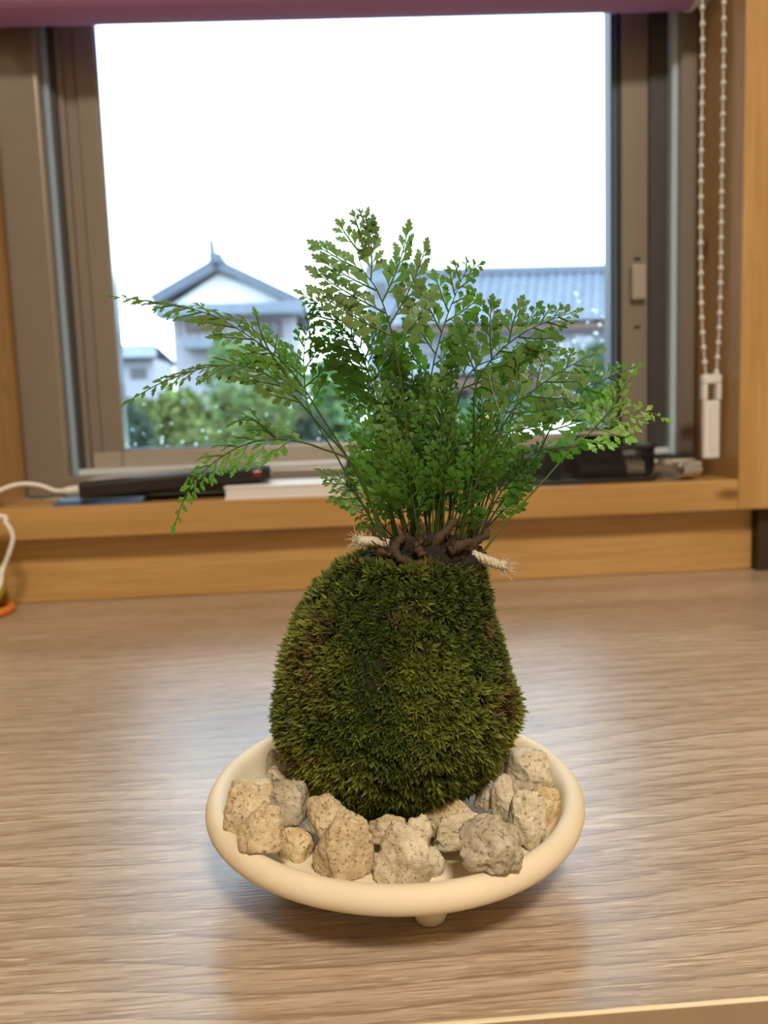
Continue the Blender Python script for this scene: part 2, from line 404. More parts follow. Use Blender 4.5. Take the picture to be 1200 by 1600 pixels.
# ------------------------------------------------------------------ desk
DY0, DY1 = .1941, .7382
desk = empty('desk', (.0, .47, ZF), 'pale oak laminate desk pushed against the window wall', 'desk')
obj('desk_top', MB().box(-.95, .95, DY0, DY1, -.028, 0), M['desk'], desk, bevel=.0006)
obj('edge_band', MB().box(-.95, .95, DY0-.0012, DY0+.0004, -.028, -.0001), M['edge'], desk, bevel=.0004)
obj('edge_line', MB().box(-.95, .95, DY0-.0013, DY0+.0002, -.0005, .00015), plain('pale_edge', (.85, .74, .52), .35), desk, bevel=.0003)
for x in (-.94, .92): obj('side_panel', MB().box(x, x+.02, DY0+.01, DY1-.01, ZF, -.028), M['desk'], desk)
obj('modesty_panel', MB().box(-.92, .92, DY1-.04, DY1-.025, ZF+.2, -.028), M['desk'], desk)

# ------------------------------------------------------------------ roller blind
BL = empty('roller_blind', (.03, .765, .535), 'mauve roller blind rolled up at the window head with white bead chain', 'blind')
BR = .028; bl_, br_ = at(0, 38, .765), at(1070, 13, .765); BSL = (br_.z-bl_.z)/(br_.x-bl_.x); BZ = br_.z
def xtube(mb, x0, x1, y, r, seg=40):
    return mb.tube([(x, y, bl_.z+BSL*(x-bl_.x)+BR) for x in (x0, x1)], r, seg)
obj('fabric_roll', xtube(MB(), XL+.012, .3345, .765, BR), M['fabric'], BL, smooth=False)
obj('end_cap', xtube(MB(), .3345, .3385, .765, BR+.001), M['white'], BL)
obj('bracket', MB().box(.3385, .360, .742, .790, BZ+.012, BZ+.075), M['white'], BL, bevel=.002)
obj('bracket', MB().box(XL, XL+.012, .742, .790, BZ+.012, BZ+.075), M['white'], BL, bevel=.002)
CY = .742
cl = [at(1096, -60, CY), at(1097.5, 80, CY), at(1095, 300, CY), at(1096, 480, CY), at(1103, 592, CY)]
cr = [at(1131, -60, CY), at(1130.5, 80, CY), at(1127.5, 300, CY), at(1125, 480, CY), at(1119, 590, CY)]
cm = MB(); SL, SR = spline(cl, 60), spline(cr, 60)
topc = (SL[0]+SR[0])/2
arc = [SL[0]+(SR[0]-SL[0])*(.5-.5*math.cos(a))+Vector((0, 0, math.sin(a)*.012)) for a in np.linspace(0, math.pi, 9)]
cm.tube(SL[::-1]+arc[1:-1]+SR, .0007, 6)
chain = obj('bead_chain', cm, M['white'], BL)
bead_me = None
def along(S, step, start=0.0):
    out = []; acc = -start
    for a, b in zip(S[:-1], S[1:]):
        L = (b-a).length; 
        while acc <= L: 
            if acc >= 0: out.append(a+(b-a)*(acc/L))
            acc += step
        acc -= L
    return out
for S, st in ((SL, .002), (SR, .006)):
    for p in along(S, .01315, st):
        if bead_me is None:
            bo = obj('bead', MB().lathe([(0, -.0025), (.0014, -.0021), (.0023, -.0009), (.0023, .0009), (.0014, .0021), (0, .0025)], (0, 0, 0), 12), M['white'], loc=(0, 0, 0), smooth=True)
            bead_me = bo.data
        else:
            bo = bpy.data.objects.new('bead', bead_me); col.objects.link(bo)
        bo.parent = chain; bo.location = p-ORI[chain]
# pull weight with a slot
a0, a1 = at(1111, 585, CY), at(1111, 716, CY)
zc0, zc1, xc = a0.z, a1.z, a0.x
hw = .0088; wm = MB(); zs0, zs1 = zc0-.0085, zc0-.0235
wm.box(xc-hw, xc-.0040, CY-.004, CY+.004, zs1, zs0); wm.box(xc+.0040, xc+hw, CY-.004, CY+.004, zs1, zs0)
wm.box(xc-hw, xc+hw, CY-.004, CY+.004, zs0, zc0); wm.box(xc-hw+.0012, xc+hw-.0012, CY-.0036, CY+.0036, zc1, zs1)
obj('chain_weight', wm, M['white'], BL, bevel=.0016)
obj('rib', MB().box(xc-.0018, xc+.0018, CY-.0048, CY-.0034, zc1+.008, zs1-.004), M['white'], BL, bevel=.0006)

# ------------------------------------------------------------------ things on the sill
def rot_box(mb, c, u, v, n, hu, hv, hn):
    """oriented box: centre c, axes u v n, half sizes"""
    vs = [Vector(c)+u*a*hu+v*b*hv+n*d*hn for a in (-1, 1) for b in (-1, 1) for d in (-1, 1)]
    return mb.add(vs, [(0,1,3,2),(4,6,7,5),(0,4,5,1),(2,3,7,6),(0,2,6,4),(1,5,7,3)])
# white pad
pad = empty('note_pad', (-.042, .735, ZS), 'white flat pad lying on the sill under the black slab device', 'pad')
obj('cover', MB().box(-.094, .0105, .7165, .785, ZS+.0095, ZS+.0112), M['whitep'], pad, bevel=.0006)
obj('pages', MB().box(-.0925, .0095, .7175, .784, ZS+.0012, ZS+.0095), plain('paper_edge', (.70, .69, .72), .8), pad)
obj('cover', MB().box(-.094, .0105, .7165, .785, ZS, ZS+.0012), M['whitep'], pad, bevel=.0004)
# blue card
bc = empty('card_wallet', (-.20, .735, ZS), 'thin blue card wallet sticking out from under the black slab device', 'wallet')
obj('lower_flap', MB().box(-.241, -.165, .724, .765, ZS, ZS+.0025), M['blue'], bc, bevel=.0008)
obj('upper_flap', MB().box(-.236, -.165, .728, .762, ZS+.0025, ZS+.0058), M['ltblue'], bc, bevel=.0008)
# phone: low end on the wallet, high end on the pad
ph_l, ph_r = Vector((-.2180, .733, ZS+.0128)), Vector((-.0560, .752, ZS+.0215))
u = (ph_r-ph_l).normalized(); v = Vector((-.10, 1, 0)); v = (v-u*v.dot(u)).normalized(); n = u.cross(v)
L = (ph_r-ph_l).length
phone = empty('handheld_device', (-.137, .742, ZS+.006), 'black slab device with a red light tilted onto the white pad', 'device')
pc = (ph_l+ph_r)/2+v*.018
obj('case', rot_box(MB(), pc, u, v, n, L/2, .036, .0067), M['black'], phone, bevel=.003, seg=3)
obj('screen', rot_box(MB(), pc+n*.0068, u, v, n, L/2-.005, .032, .0004), M['blackgl'], phone)
obj('lens', rot_box(MB(), pc+u*(L/2-.012)-v*.0358+n*.0, u, v, n, .0035, .0006, .0022), M['red'], phone, bevel=.0005)
obj('corner_trim', rot_box(MB(), pc+u*(L/2-.0006)-v*.014, u, v, n, .0012, .020, .0040), M['steel'], phone, bevel=.0008)
# cable
cab = empty('charging_cable', ph_l, 'white charging cable looping from the black slab device down towards the desk', 'cable')
plug0 = pc-u*(L/2)-v*.014
pm = MB(); pm.tube([plug0+u*.001, plug0-u*.004, plug0-u*.013, plug0-u*.0165], [.0034, .0036, .0032, .0019], 14)
obj('plug', pm, M['cable'], cab)
c0 = plug0-u*.0155
cpts = [c0, c0+Vector((-.008, 0, .0005)), at(60, 758, .735), at(28, 757, .730), at(-10, 770, .722), Vector((-.325, .700, .085)), Vector((-.350, .688, .080)),
        Vector((-.345, .680, .0785)), at(-8, 806, .69), at(10, 818, .69), at(20, 838, .69), at(15, 862, .69), at(4, 890, .69), at(-14, 930, .67), Vector((-.330, .650, .0021)), Vector((-.45, .64, .0021))]
obj('cord', MB().tube(spline(cpts, 110), .0019, 10), M['cable'], cab, smooth=True)
# lime ball sitting in an orange ring
rc = Vector((-.3045, .700, 0))
tag(obj('toy_ring', MB().lathe([(.0290+.0036*math.cos(a), .0036*math.sin(a)+.0036) for a in np.linspace(0, 2*math.pi, 12, endpoint=False)], rc, 40, close=True), M['orange'], loc=rc, smooth=True),
    'orange plastic ring lying on the desk around the lime ball', 'ring')
tag(obj('toy_ball', MB().lathe([(.0265*math.sin(a), -.0265*math.cos(a)) for a in np.linspace(0, math.pi, 20)], rc+Vector((0, 0, .0265)), 32), M['lime'], loc=rc, smooth=True),
    'lime yellow ball resting on the desk inside the orange ring', 'ball')

# black wire-mesh tray
TX0, TX1, TY0, TY1, TZ, TH = .0135, .2955, .7345, .793, ZS, .0335
tray = empty('mesh_tray', (.15, .765, ZS), 'black wire mesh tray with rounded corners on the sill', 'tray')
def rrect(x0, x1, y0, y1, r, n=7):
    out = []
    for cx, cy, a0 in ((x1-r, y1-r, 0), (x0+r, y1-r, 90), (x0+r, y0+r, 180), (x1-r, y0+r, 270)):
        for k in range(n):
            a = math.radians(a0+90*k/(n-1)); out.append((cx+r*math.cos(a), cy+r*math.sin(a)))
    return out
loop = rrect(TX0, TX1, TY0, TY1, .011)
def loop_tube(z, r):
    mb = MB(); P = [Vector((x, y, z)) for x, y in loop]; P += [P[0]]
    return mb.tube(P, r, 8, cap=False)
obj('rim', loop_tube(TZ+TH-.0022, .0022), M['wire'], tray, smooth=True)
obj('base_rim', loop_tube(TZ+.0022, .0022), M['wire'], tray, smooth=True)
bt = MB(); bt.prism([Vector((x, y, TZ+.0008)) for x, y in rrect(TX0+.001, TX1-.001, TY0+.001, TY1-.001, .010)], (0, 0, .0012))
obj('base_plate', bt, M['wire'], tray)
# mesh wall: two families of slanted strands running round the loop
per = [Vector((x, y, 0)) for x, y in loop]; per.append(per[0]); cum = [0]
for a, b in zip(per[:-1], per[1:]): cum.append(cum[-1]+(b-a).length)
TOT = cum[-1]
def on_loop(s):
    s %= TOT
    k = max(i for i in range(len(cum)) if cum[i] <= s); k = min(k, len(per)-2)
    return per[k]+(per[k+1]-per[k])*((s-cum[k])/max(1e-9, cum[k+1]-cum[k]))
wm = MB(); pitch = .0035; ns = int(TOT/pitch)
for k in range(ns):
    for sg in (1, -1):
        pts = []
        for j in range(5):
            t = j/4; p = on_loop(k*TOT/ns+sg*t*TH*.62); pts.append((p.x, p.y, TZ+.002+t*(TH-.004)))
        wm.tube(pts, .00055, 3, cap=False)
tag(obj('wire_mesh', wm, M['wire'], tray), kind='stuff')
obj('divider', MB().box(.205, .2062, TY0+.002, TY1-.002, TZ+.002, TZ+.026), M['wire'], tray)

def watch(name, c, ry, label, big=1.0, face=None, band=None):
    """case lying face up on its closed bracelet; c = base centre"""
    r = empty(name, c, label, 'watch')
    cz = c.z; ca, sa = math.cos(ry), math.sin(ry)
    def W(x, y, z): return Vector((c.x+(x*ca-y*sa)*big, c.y+(x*sa+y*ca)*big, cz+z*big))
    def disc(nm, prof, mat):
        mb = MB(); sg = 36
        nn = len(prof)
        for k in range(sg):
            a = 2*math.pi*k/sg
            for rr, z in prof: mb.v.append(tuple(W(rr*math.cos(a), rr*math.sin(a), z)))
        for k in range(sg):
            for i in range(nn-1): mb.f.append((k*nn+i, ((k+1) % sg)*nn+i, ((k+1) % sg)*nn+i+1, k*nn+i+1))
        return obj(nm, mb, mat, r, smooth=False)
    disc('case', [(0, .0140), (.0165, .0140), (.0185, .0155), (.0185, .0205), (.0170, .0218), (.0160, .0218)], M['steel'])
    disc('bezel', [(.0182, .0205), (.0182, .0232), (.0150, .0245), (.0142, .0232)], face or M['black'])
    disc('crystal', [(.0150, .0236), (.008, .0242), (0, .0243)], M['blackgl'])
    lugs = MB()
    for sx in (-1, 1):
        for sy in (-1, 1):
            q = [W(sx*.0115+dx, sy*.019+dy, .015+dz) for dx in (-.002, .002) for dy in (-.004, .004) for dz in (-.002, .0025)]
            lugs.add(q, [(0,1,3,2),(4,6,7,5),(0,4,5,1),(2,3,7,6),(0,2,6,4),(1,5,7,3)])
    obj('lugs', lugs, M['steel'], r)
    # bracelet: links round an oval loop
    NL = 22; first = {}
    for k in range(NL):
        a = math.radians(118+k*(304/(NL-1)))
        a2 = a+math.radians(304/(NL-1))*.76
        P = [(.0275*math.sin(t), .0105+.0100*math.cos(t)) for t in (a, a2)]
        for x0, x1, nm in ((-.0100, -.0046, 'link'), (-.0044, .0044, 'link'), (.0046, .0100, 'link')):
            dk = 0 if nm and x0 > -.0045 and x1 < .0045 else .45
            pp = [(.0275*math.sin(t+dk*math.radians(304/(NL-1))), .0105+.0100*math.cos(t+dk*math.radians(304/(NL-1)))) for t in (a, a2)]
            mb = MB(); q = []
            for x in (x0, x1):
                for (y, z), t in zip(pp, (a, a2)):
                    ny, nz = math.sin(t), math.cos(t)
                    for d in (-.0009, .0012): q.append(W(x, y+ny*d, z+nz*d))
            mb.add(q, [(0,1,3,2),(4,6,7,5),(0,4,5,1),(2,3,7,6),(0,2,6,4),(1,5,7,3)])
            obj(nm, mb, band or M['steel'], r, bevel=.0003, seg=1)
    cr = MB().tube([W(-.0180, .004, .0178), W(-.0208, .005, .0178)], .0022, 10); obj('crown', cr, M['steel'], r)
    return r
watch('wristwatch', Vector((.3165, .7495, ZS)), math.radians(16), 'steel bracelet wristwatch with black bezel standing beside the mesh tray', .94)

# things inside the tray
t2 = empty('round_gadget', (.252, .770, TZ+.002), 'dark round gadget with chrome rim heaped on top of the tray', 'gadget')
pt = at(935, 672, .775)
obj('support_tin', MB().lathe([(0, 0), (.021, 0), (.021, .036), (0, .036)], (pt.x, .770, TZ+.002), 30), M['black'], t2, bevel=.001)
obj('body', MB().lathe([(0, .036), (.025, .036), (.0265, .040), (.0265, .045), (.023, .0485), (0, .0495)], (pt.x, .770, TZ+.002), 36), M['black'], t2)
obj('chrome_rim', MB().lathe([(.0262, .0405), (.0272, .0412), (.0272, .0445), (.0262, .0452)], (pt.x, .770, TZ+.002), 36), M['steel'], t2)
obj('knob', MB().lathe([(0, -.002), (.0022, -.0015), (.0026, 0), (.0022, .0015), (0, .002)], (pt.x+.0285, .768, TZ+.0445), 14), M['steel'], t2, smooth=True)
jp = at(760, 690, .768)
jr = empty('cosmetic_jar', (jp.x, .768, TZ+.002), 'small beige jar with silver lid standing in the mesh tray', 'jar')
obj('glass_body', MB().lathe([(0, 0), (.0085, 0), (.0092, .003), (.0092, .040), (.007, .043), (0, .043)], (jp.x, .768, TZ+.002), 28), M['jar'], jr, smooth=False)
obj('lid', MB().lathe([(.0080, .043), (.0088, .0435), (.0088, .062), (.0078, .064), (0, .064)], (jp.x, .768, TZ+.002), 28), M['steel'], jr)
dp = at(641, 690, .772)
dj = empty('ink_bottle', (dp.x, .772, TZ+.002), 'tall dark bottle standing in the mesh tray behind the fern', 'bottle')
obj('glass_body', MB().lathe([(0, 0), (.010, 0), (.011, .002), (.011, .045), (.006, .052), (0, .052)], (dp.x, .772, TZ+.002), 24), M['black'], dj)
obj('cap', MB().lathe([(.0062, .050), (.0072, .051), (.0072, .066), (0, .067)], (dp.x, .772, TZ+.002), 24), M['black'], dj)
wp = at(575, 700, .77)
wj = empty('rounded_case', (wp.x, .765, TZ+.002), 'white rounded case lying in the tray beside the dark bottle', 'case')
obj('case_body', MB().box(wp.x-.012, wp.x+.014, .752, .778, TZ+.002, TZ+.036), M['white'], wj, bevel=.006, seg=3)
obj('case_label', MB().box(wp.x-.008, wp.x+.010, .7515, .753, TZ+.010, TZ+.026), M['ltblue'], wj)

cn = empty('small_canister', (.262, .752, TZ+.002), 'small black canister with steel cap lying in the mesh tray under the dark round gadget', 'canister')
obj('body', MB().tube([(.226, .7465, TZ+.0105), (.268, .7465, TZ+.0105)], .0080, 20), M['black'], cn)
obj('cap', MB().tube([(.268, .7465, TZ+.0105), (.284, .7465, TZ+.0105)], .0084, 20), M['steel'], cn)
pf = empty('folded_paper', (.12, .752, TZ+.002), 'folded white paper standing in the mesh tray behind the fern stalks', 'paper')
obj('front_leaf', MB().prism([(.085, .7440, TZ+.002), (.150, .7450, TZ+.002), (.150, .7475, TZ+.028), (.085, .7465, TZ+.025)], (0, .0008, 0)), M['whitep'], pf)
obj('back_leaf', MB().prism([(.085, .7525, TZ+.002), (.150, .7525, TZ+.002), (.150, .7485, TZ+.028), (.085, .7475, TZ+.025)], (0, .0008, 0)), M['whitep'], pf)

# ------------------------------------------------------------------ dish on three feet
DC = Vector((.01727, .27556, 0)); TXs, TYs = -.01992, .04079; RIMZ, RR = .02369, .065
def tilt(p): return (p[0], p[1], p[2]+((p[0]-DC.x)*TXs+(p[1]-DC.y)*TYs))
prof = [(0, .0110), (.036, .0110), (.046, .0122), (.054, .0158), (.0585, .0184), (.0618, .0192), (.0642, .0210), (.0650, .0237), (.0642, .0262), (.0622, .0279), (.0600, .0279),
        (.0584, .0268), (.0572, .0246), (.0562, .0220), (.0550, .0199), (.0534, .0185), (.0515, .0178), (.049, .0175), (.022, .0174), (0, .0174)]
def smooth_prof(p, it=1):
    for _ in range(it):
        q = [p[0]]
        for a, b in zip(p[:-1], p[1:]):
            q += [(a[0]*.75+b[0]*.25, a[1]*.75+b[1]*.25), (a[0]*.25+b[0]*.75, a[1]*.25+b[1]*.75)]
        p = q+[p[-1]]
    return p
dish = empty('footed_dish', DC, 'round cream clay dish with rolled rim on three feet', 'dish')
dmb = MB().lathe(smooth_prof(prof), DC, 96)
dmb.v = [tilt((x+.0005*math.sin(3*math.atan2(y-DC.y, x-DC.x)), y, z)) for x, y, z in dmb.v]
obj('bowl', dmb, M['clay'], dish, smooth=True)
f0 = atz(675, 1450, 0); fa = math.atan2(f0.y+.0040-DC.y, f0.x-DC.x); fr = math.hypot(f0.x-DC.x, f0.y+.0040-DC.y)
for k in range(3):
    a = fa+k*2*math.pi/3; c = (DC.x+fr*math.cos(a), DC.y+fr*math.sin(a), 0)
    top = .0145
    obj('foot', MB().lathe([(0, 0), (.0032, 0), (.0045, .0007), (.0054, .003), (.0066, .008), (.0076, top+.002), (0, top+.002)], c, 24), M['clay'], dish, smooth=True)
def floor_z(x, y):
    r = math.hypot(x-DC.x, y-DC.y)
    P = [(0, .0174), (.049, .0175), (.0515, .0178), (.0534, .0185), (.0550, .0199), (.0562, .0220), (.0572, .0246), (.0584, .0268), (.061, .0282)]
    return float(np.interp(r, [q[0] for q in P], [q[1] for q in P]))+(x-DC.x)*TXs+(y-DC.y)*TYs

# ------------------------------------------------------------------ moss ball with fern
BC = Vector((.0195, .2775, .0575))
left_px = [(600, 862), (566, 870), (528, 890), (488, 928), (458, 972), (436, 1020), (424, 1065), (420, 1100), (424, 1150), (440, 1195), (468, 1232)]
right_px = [(742, 862), (756, 895), (766, 940), (783, 985), (796, 1030), (810, 1070), (816, 1100), (812, 1140), (794, 1180), (768, 1215), (735, 1245)]
def prof_of(px):
    o = []
    for x, y in px:
        p = at(x, y, BC.y); z = p.z if p.z > BC.z else BC.z+(p.z-BC.z)*.95
        o.append((z, abs(p.x-BC.x)))
    return o[::-1]
PL, PR = prof_of(left_px), prof_of(right_px)
ZTOP = max(PL[-1][0], PR[-1][0])+.0005; ZBOT = .0188
SHR = .915
def half(P, z):
    zw = .058
    if z < zw:
        t = min(1, max(0, (zw-z)/(zw-ZBOT))); return max(.004, half(P, zw)*(1-t**2.0)**.54)
    zs = [q[0] for q in P]; ws = [q[1] for q in P]
    k = [i for i in range(len(zs)) if i == 0 or zs[i] > max(zs[:i])]
    return float(np.interp(z, [zs[i] for i in k], [ws[i] for i in k]))
def ball_pt(t, ph):
    """t 0 bottom..1 top, ph azimuth"""
    z = ZBOT+(ZTOP-ZBOT)*t
    al, ar = half(PL, z)*SHR, half(PR, z)*SHR
    cxy = math.cos(ph); bl = .5-.5*math.tanh(cxy*3); ax = al*bl+ar*(1-bl)
    ay = (al+ar)/2*.95
    x = BC.x+ax*cxy; y = BC.y+ay*math.sin(ph)
    nv = mnoise.noise(Vector((x, y, z))*55)*.0022+mnoise.noise(Vector((x, y, z))*140)*.0010
    d = Vector((x-BC.x, y-BC.y, (z-BC.z)*.8)).normalized()
    return Vector((x, y, z))+d*nv
koke = empty('kokedama', (BC.x, BC.y, ZBOT), 'moss ball with a feathery green fern growing out of its top', 'plant')
NT_, NP_ = 44, 72
bm_ = MB()
tt = [0.5-0.5*math.cos(math.pi*i/(NT_-1)) for i in range(NT_)]
for t in tt:
    for k in range(NP_): bm_.v.append(tuple(ball_pt(t, 2*math.pi*k/NP_)))
for i in range(NT_-1):
    for k in range(NP_):
        bm_.f.append((i*NP_+k, i*NP_+(k+1) % NP_, (i+1)*NP_+(k+1) % NP_, (i+1)*NP_+k))
bm_.f.append(tuple(range(NP_))[::-1]); bm_.f.append(tuple((NT_-1)*NP_+k for k in range(NP_)))
core = obj('moss_core', bm_, M['soil'], koke, smooth=True)

# moss shoots
rs = np.random.RandomState(3)
me = core.data; me.calc_loop_triangles()
Vn = np.array([v.co for v in me.vertices])+np.array(ORI[core]); tri = np.array([t.vertices for t in me.loop_triangles])
A, B_, C_ = Vn[tri[:, 0]], Vn[tri[:, 1]], Vn[tri[:, 2]]
cr_ = np.cross(B_-A, C_-A); ar_ = np.linalg.norm(cr_, axis=1); nn_ = cr_/np.maximum(ar_[:, None], 1e-12)
NS = 6300
idx = rs.choice(len(tri), NS, p=ar_/ar_.sum()); r1, r2 = rs.rand(NS), rs.rand(NS); fl = r1+r2 > 1; r1[fl] = 1-r1[fl]; r2[fl] = 1-r2[fl]
PS = A[idx]+(B_-A)[idx]*r1[:, None]+(C_-A)[idx]*r2[:, None]; NS_ = nn_[idx]
cen = np.array(BC); flip = ((PS-cen)*NS_).sum(1) < 0; NS_[flip] *= -1
mv, mf, mc = [], [], []
for p, n in zip(PS, NS_):
    if p[2] > ZTOP-.0025 and n[2] > .75: continue
    pv = Vector(p)
    brown = mnoise.noise(pv*75+Vector((5, 1, 2))); patch = mnoise.noise(pv*40+Vector((1, 7, 3)))
    if brown < -.45 and rs.rand() < .35: continue
    nvec = np.array(n)+rs.normal(0, .28, 3)+np.array((0, 0, .12)); nvec /= np.linalg.norm(nvec)
    a = np.cross(nvec, (0.3, .2, 1)); a /= np.linalg.norm(a); b = np.cross(nvec, a)
    size = (.0025+.0011*rs.rand())*(1.15+.40*patch); nl = 14
    # natural colour of the shoot
    yel = min(1, max(0, .42+.9*patch+.25*rs.normal()))
    g1 = np.array((.046, .072, .010))*(1-yel)+np.array((.200, .230, .036))*yel
    if brown > .40 and rs.rand() < .6: g1 = np.array((.11, .085, .028))*(.7+.6*rs.rand())
    top = size*.25
    for k in range(nl):
        az = 2*math.pi*(k*.381966)+rs.rand()*.5; spread = .15+1.15*math.sqrt((k+.5)/nl); spread *= (.8+.35*rs.rand())
        d = nvec*math.cos(spread)+(a*math.cos(az)+b*math.sin(az))*math.sin(spread)
        sd = np.cross(d, nvec); ln = np.linalg.norm(sd); sd = a if ln < 1e-4 else sd/ln
        L = size*(.75+.4*rs.rand()); wdt = L*.105+.00006
        base = p+nvec*(top*(1-k/nl)-.0006)
        mid = base+d*L*.55; tip = base+d*L+ (d-nvec*.3)*L*.10
        i0 = len(mv)
        mv += [base-sd*wdt*.7, base+sd*wdt*.7, mid+sd*wdt, mid-sd*wdt, tip]
        mf += [(i0, i0+1, i0+2, i0+3), (i0+3, i0+2, i0+4)]
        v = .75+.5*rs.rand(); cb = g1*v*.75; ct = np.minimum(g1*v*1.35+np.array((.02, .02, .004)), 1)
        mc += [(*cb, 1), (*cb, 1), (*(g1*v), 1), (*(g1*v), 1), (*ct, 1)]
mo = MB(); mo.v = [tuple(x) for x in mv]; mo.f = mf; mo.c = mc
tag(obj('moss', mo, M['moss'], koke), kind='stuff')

# binding thread
tm = MB()
for k in range(13):
    ax = Vector((rs.normal(), rs.normal()*.5, rs.normal()*1.1+ (1.2 if k % 2 else 0))).normalized()
    u_ = ax.orthogonal().normalized(); v_ = ax.cross(u_); P = []
    off = rs.uniform(-.010, .010)
    for j in range(61):
        a = 2*math.pi*j/60; d = (u_*math.cos(a)+v_*math.sin(a))
        z = BC.z+ (d.z*.047+ax.z*off); t = min(.97, max(.04, (z-ZBOT)/(ZTOP-ZBOT)))
        q = ball_pt(t, math.atan2(d.y, d.x)); o = (q-BC).normalized()
        P.append(q+o*(.0014+.0008*math.sin(j*1.7+k)))
    tm.tube(P, .00009, 4, cap=False)
obj('binding_thread', tm, M['thread'], koke)

# rhizomes and soil lump at the crown
NC = at(672, 856, BC.y)
lump = MB(); sg = 28
for i in range(9):
    t = i/8; zz = ZTOP-.006+.0115*t
    for k in range(sg):
        a = 2*math.pi*k/sg; rr = .0200*math.sqrt(max(0, 1-t**2))
        q = Vector((NC.x-.0015+rr*math.cos(a)*1.02, BC.y+rr*math.sin(a)*.85, zz)); nz = mnoise.noise(q*190)*.0022+mnoise.noise(q*420)*.0012
        lump.v.append(tuple(q+Vector((math.cos(a), math.sin(a), .6))*nz))
for i in range(8):
    for k in range(sg): lump.f.append((i*sg+k, i*sg+(k+1) % sg, (i+1)*sg+(k+1) % sg, (i+1)*sg+k))
obj('crown_soil', lump, M['soil'], koke, smooth=False)
def rhiz(pts, r0, r1, mat='root', name='rhizome'):
    P = spline(pts, 14); P = [p+Vector((mnoise.noise(p*300), mnoise.noise(p*300+Vector((9, 0, 0))), mnoise.noise(p*310)))*.0006 for p in P]
    R_ = [.68*(r0+(r1-r0)*i/13)+.0003*math.sin(i*2.3)+.0002*math.sin(i*5.1) for i in range(14)]
    return obj(name, MB().tube(P, R_, 9), M[mat], koke, smooth=True)
Yf = BC.y-.010
rhiz([at(668, 862, Yf), at(690, 838, Yf), at(706, 818, Yf+.002), at(714, 812, Yf+.004)], .0028, .0012)
rhiz([at(720, 862, Yf+.004), at(742, 848, Yf+.004), at(757, 836, Yf+.004), at(763, 828, Yf+.006)], .0030, .0014)
rhiz([at(742, 848, Yf+.004), at(755, 838, Yf+.004), at(764, 832, Yf+.004)], .0016, .0008)
rhiz([at(600, 868, Yf), at(592, 846, Yf+.002), at(588, 830, Yf+.004), at(596, 822, Yf+.008)], .0034, .0022)
rhiz([at(640, 880, Yf-.008), at(622, 872, Yf-.010), at(614, 860, Yf-.006)], .0020, .0014)
rhiz([at(700, 860, Yf-.006), at(722, 850, Yf-.004), at(738, 846, Yf-.002)], .0030, .0016)
rhiz([at(660, 870, Yf-.008), at(652, 852, Yf-.006), at(664, 838, Yf-.002)], .0024, .0012)
rhiz([at(610, 872, Yf-.004), at(620, 850, Yf-.002), at(632, 838, Yf+.002)], .0026, .0014)
hair = MB()
for k in range(46):
    p = at(rs.uniform(596, 752), rs.uniform(836, 872), Yf+rs.uniform(-.010, .012)); d = Vector((rs.normal()*.7, rs.normal()*.5, .9*rs.rand()+.1)).normalized(); s2 = Vector(rs.normal(0, .5, 3))
    L = rs.uniform(.004, .009); hair.tube([p, p+d*L*.5+s2*L*.2, p+d*L+s2*L*.1], .00022, 4)
tag(obj('rootlets', hair, M['root'], koke), kind='stuff')
def twine(pts, r):
    P = spline(pts, 22); tw = MB()
    for s_ in range(3):
        Q = []
        for i, p in enumerate(P):
            t = (P[min(i+1, 21)]-P[max(i-1, 0)]).normalized(); u1 = t.orthogonal().normalized(); v1 = t.cross(u1); a = i*.75+s_*2.094
            Q.append(p+(u1*math.cos(a)+v1*math.sin(a))*r*.5)
        tw.tube(Q, r*.62, 7)
    o = obj('twine_end', tw, M['twine'], koke, smooth=True)
    fz = MB(); e = P[-1]; t = (P[-1]-P[-4]).normalized()
    for k in range(70):
        d = (t+Vector(rs.normal(0, .45, 3))).normalized(); L = rs.uniform(.0020, .0052); b0 = e-t*rs.uniform(0, .003)+Vector(rs.normal(0, .0006, 3))
        fz.tube([b0, b0+d*L*.5, b0+d*L+Vector(rs.normal(0, .0006, 3))], .00009, 3)
    for k in range(40):
        i = rs.randint(4, 20); d = Vector(rs.normal(0, 1, 3)).normalized(); fz.tube([P[i], P[i]+d*r*1.9], .00006, 3)
    tag(obj('frayed_fibres', fz, M['twine'], o), kind='stuff')
twine([at(606, 850, Yf), at(585, 846, Yf), at(570, 846, Yf), at(561, 845, Yf)], .0016)
twine([at(738, 866, Yf+.002), at(757, 874, Yf), at(775, 881, Yf-.001), at(788, 884, Yf-.002)], .0016)

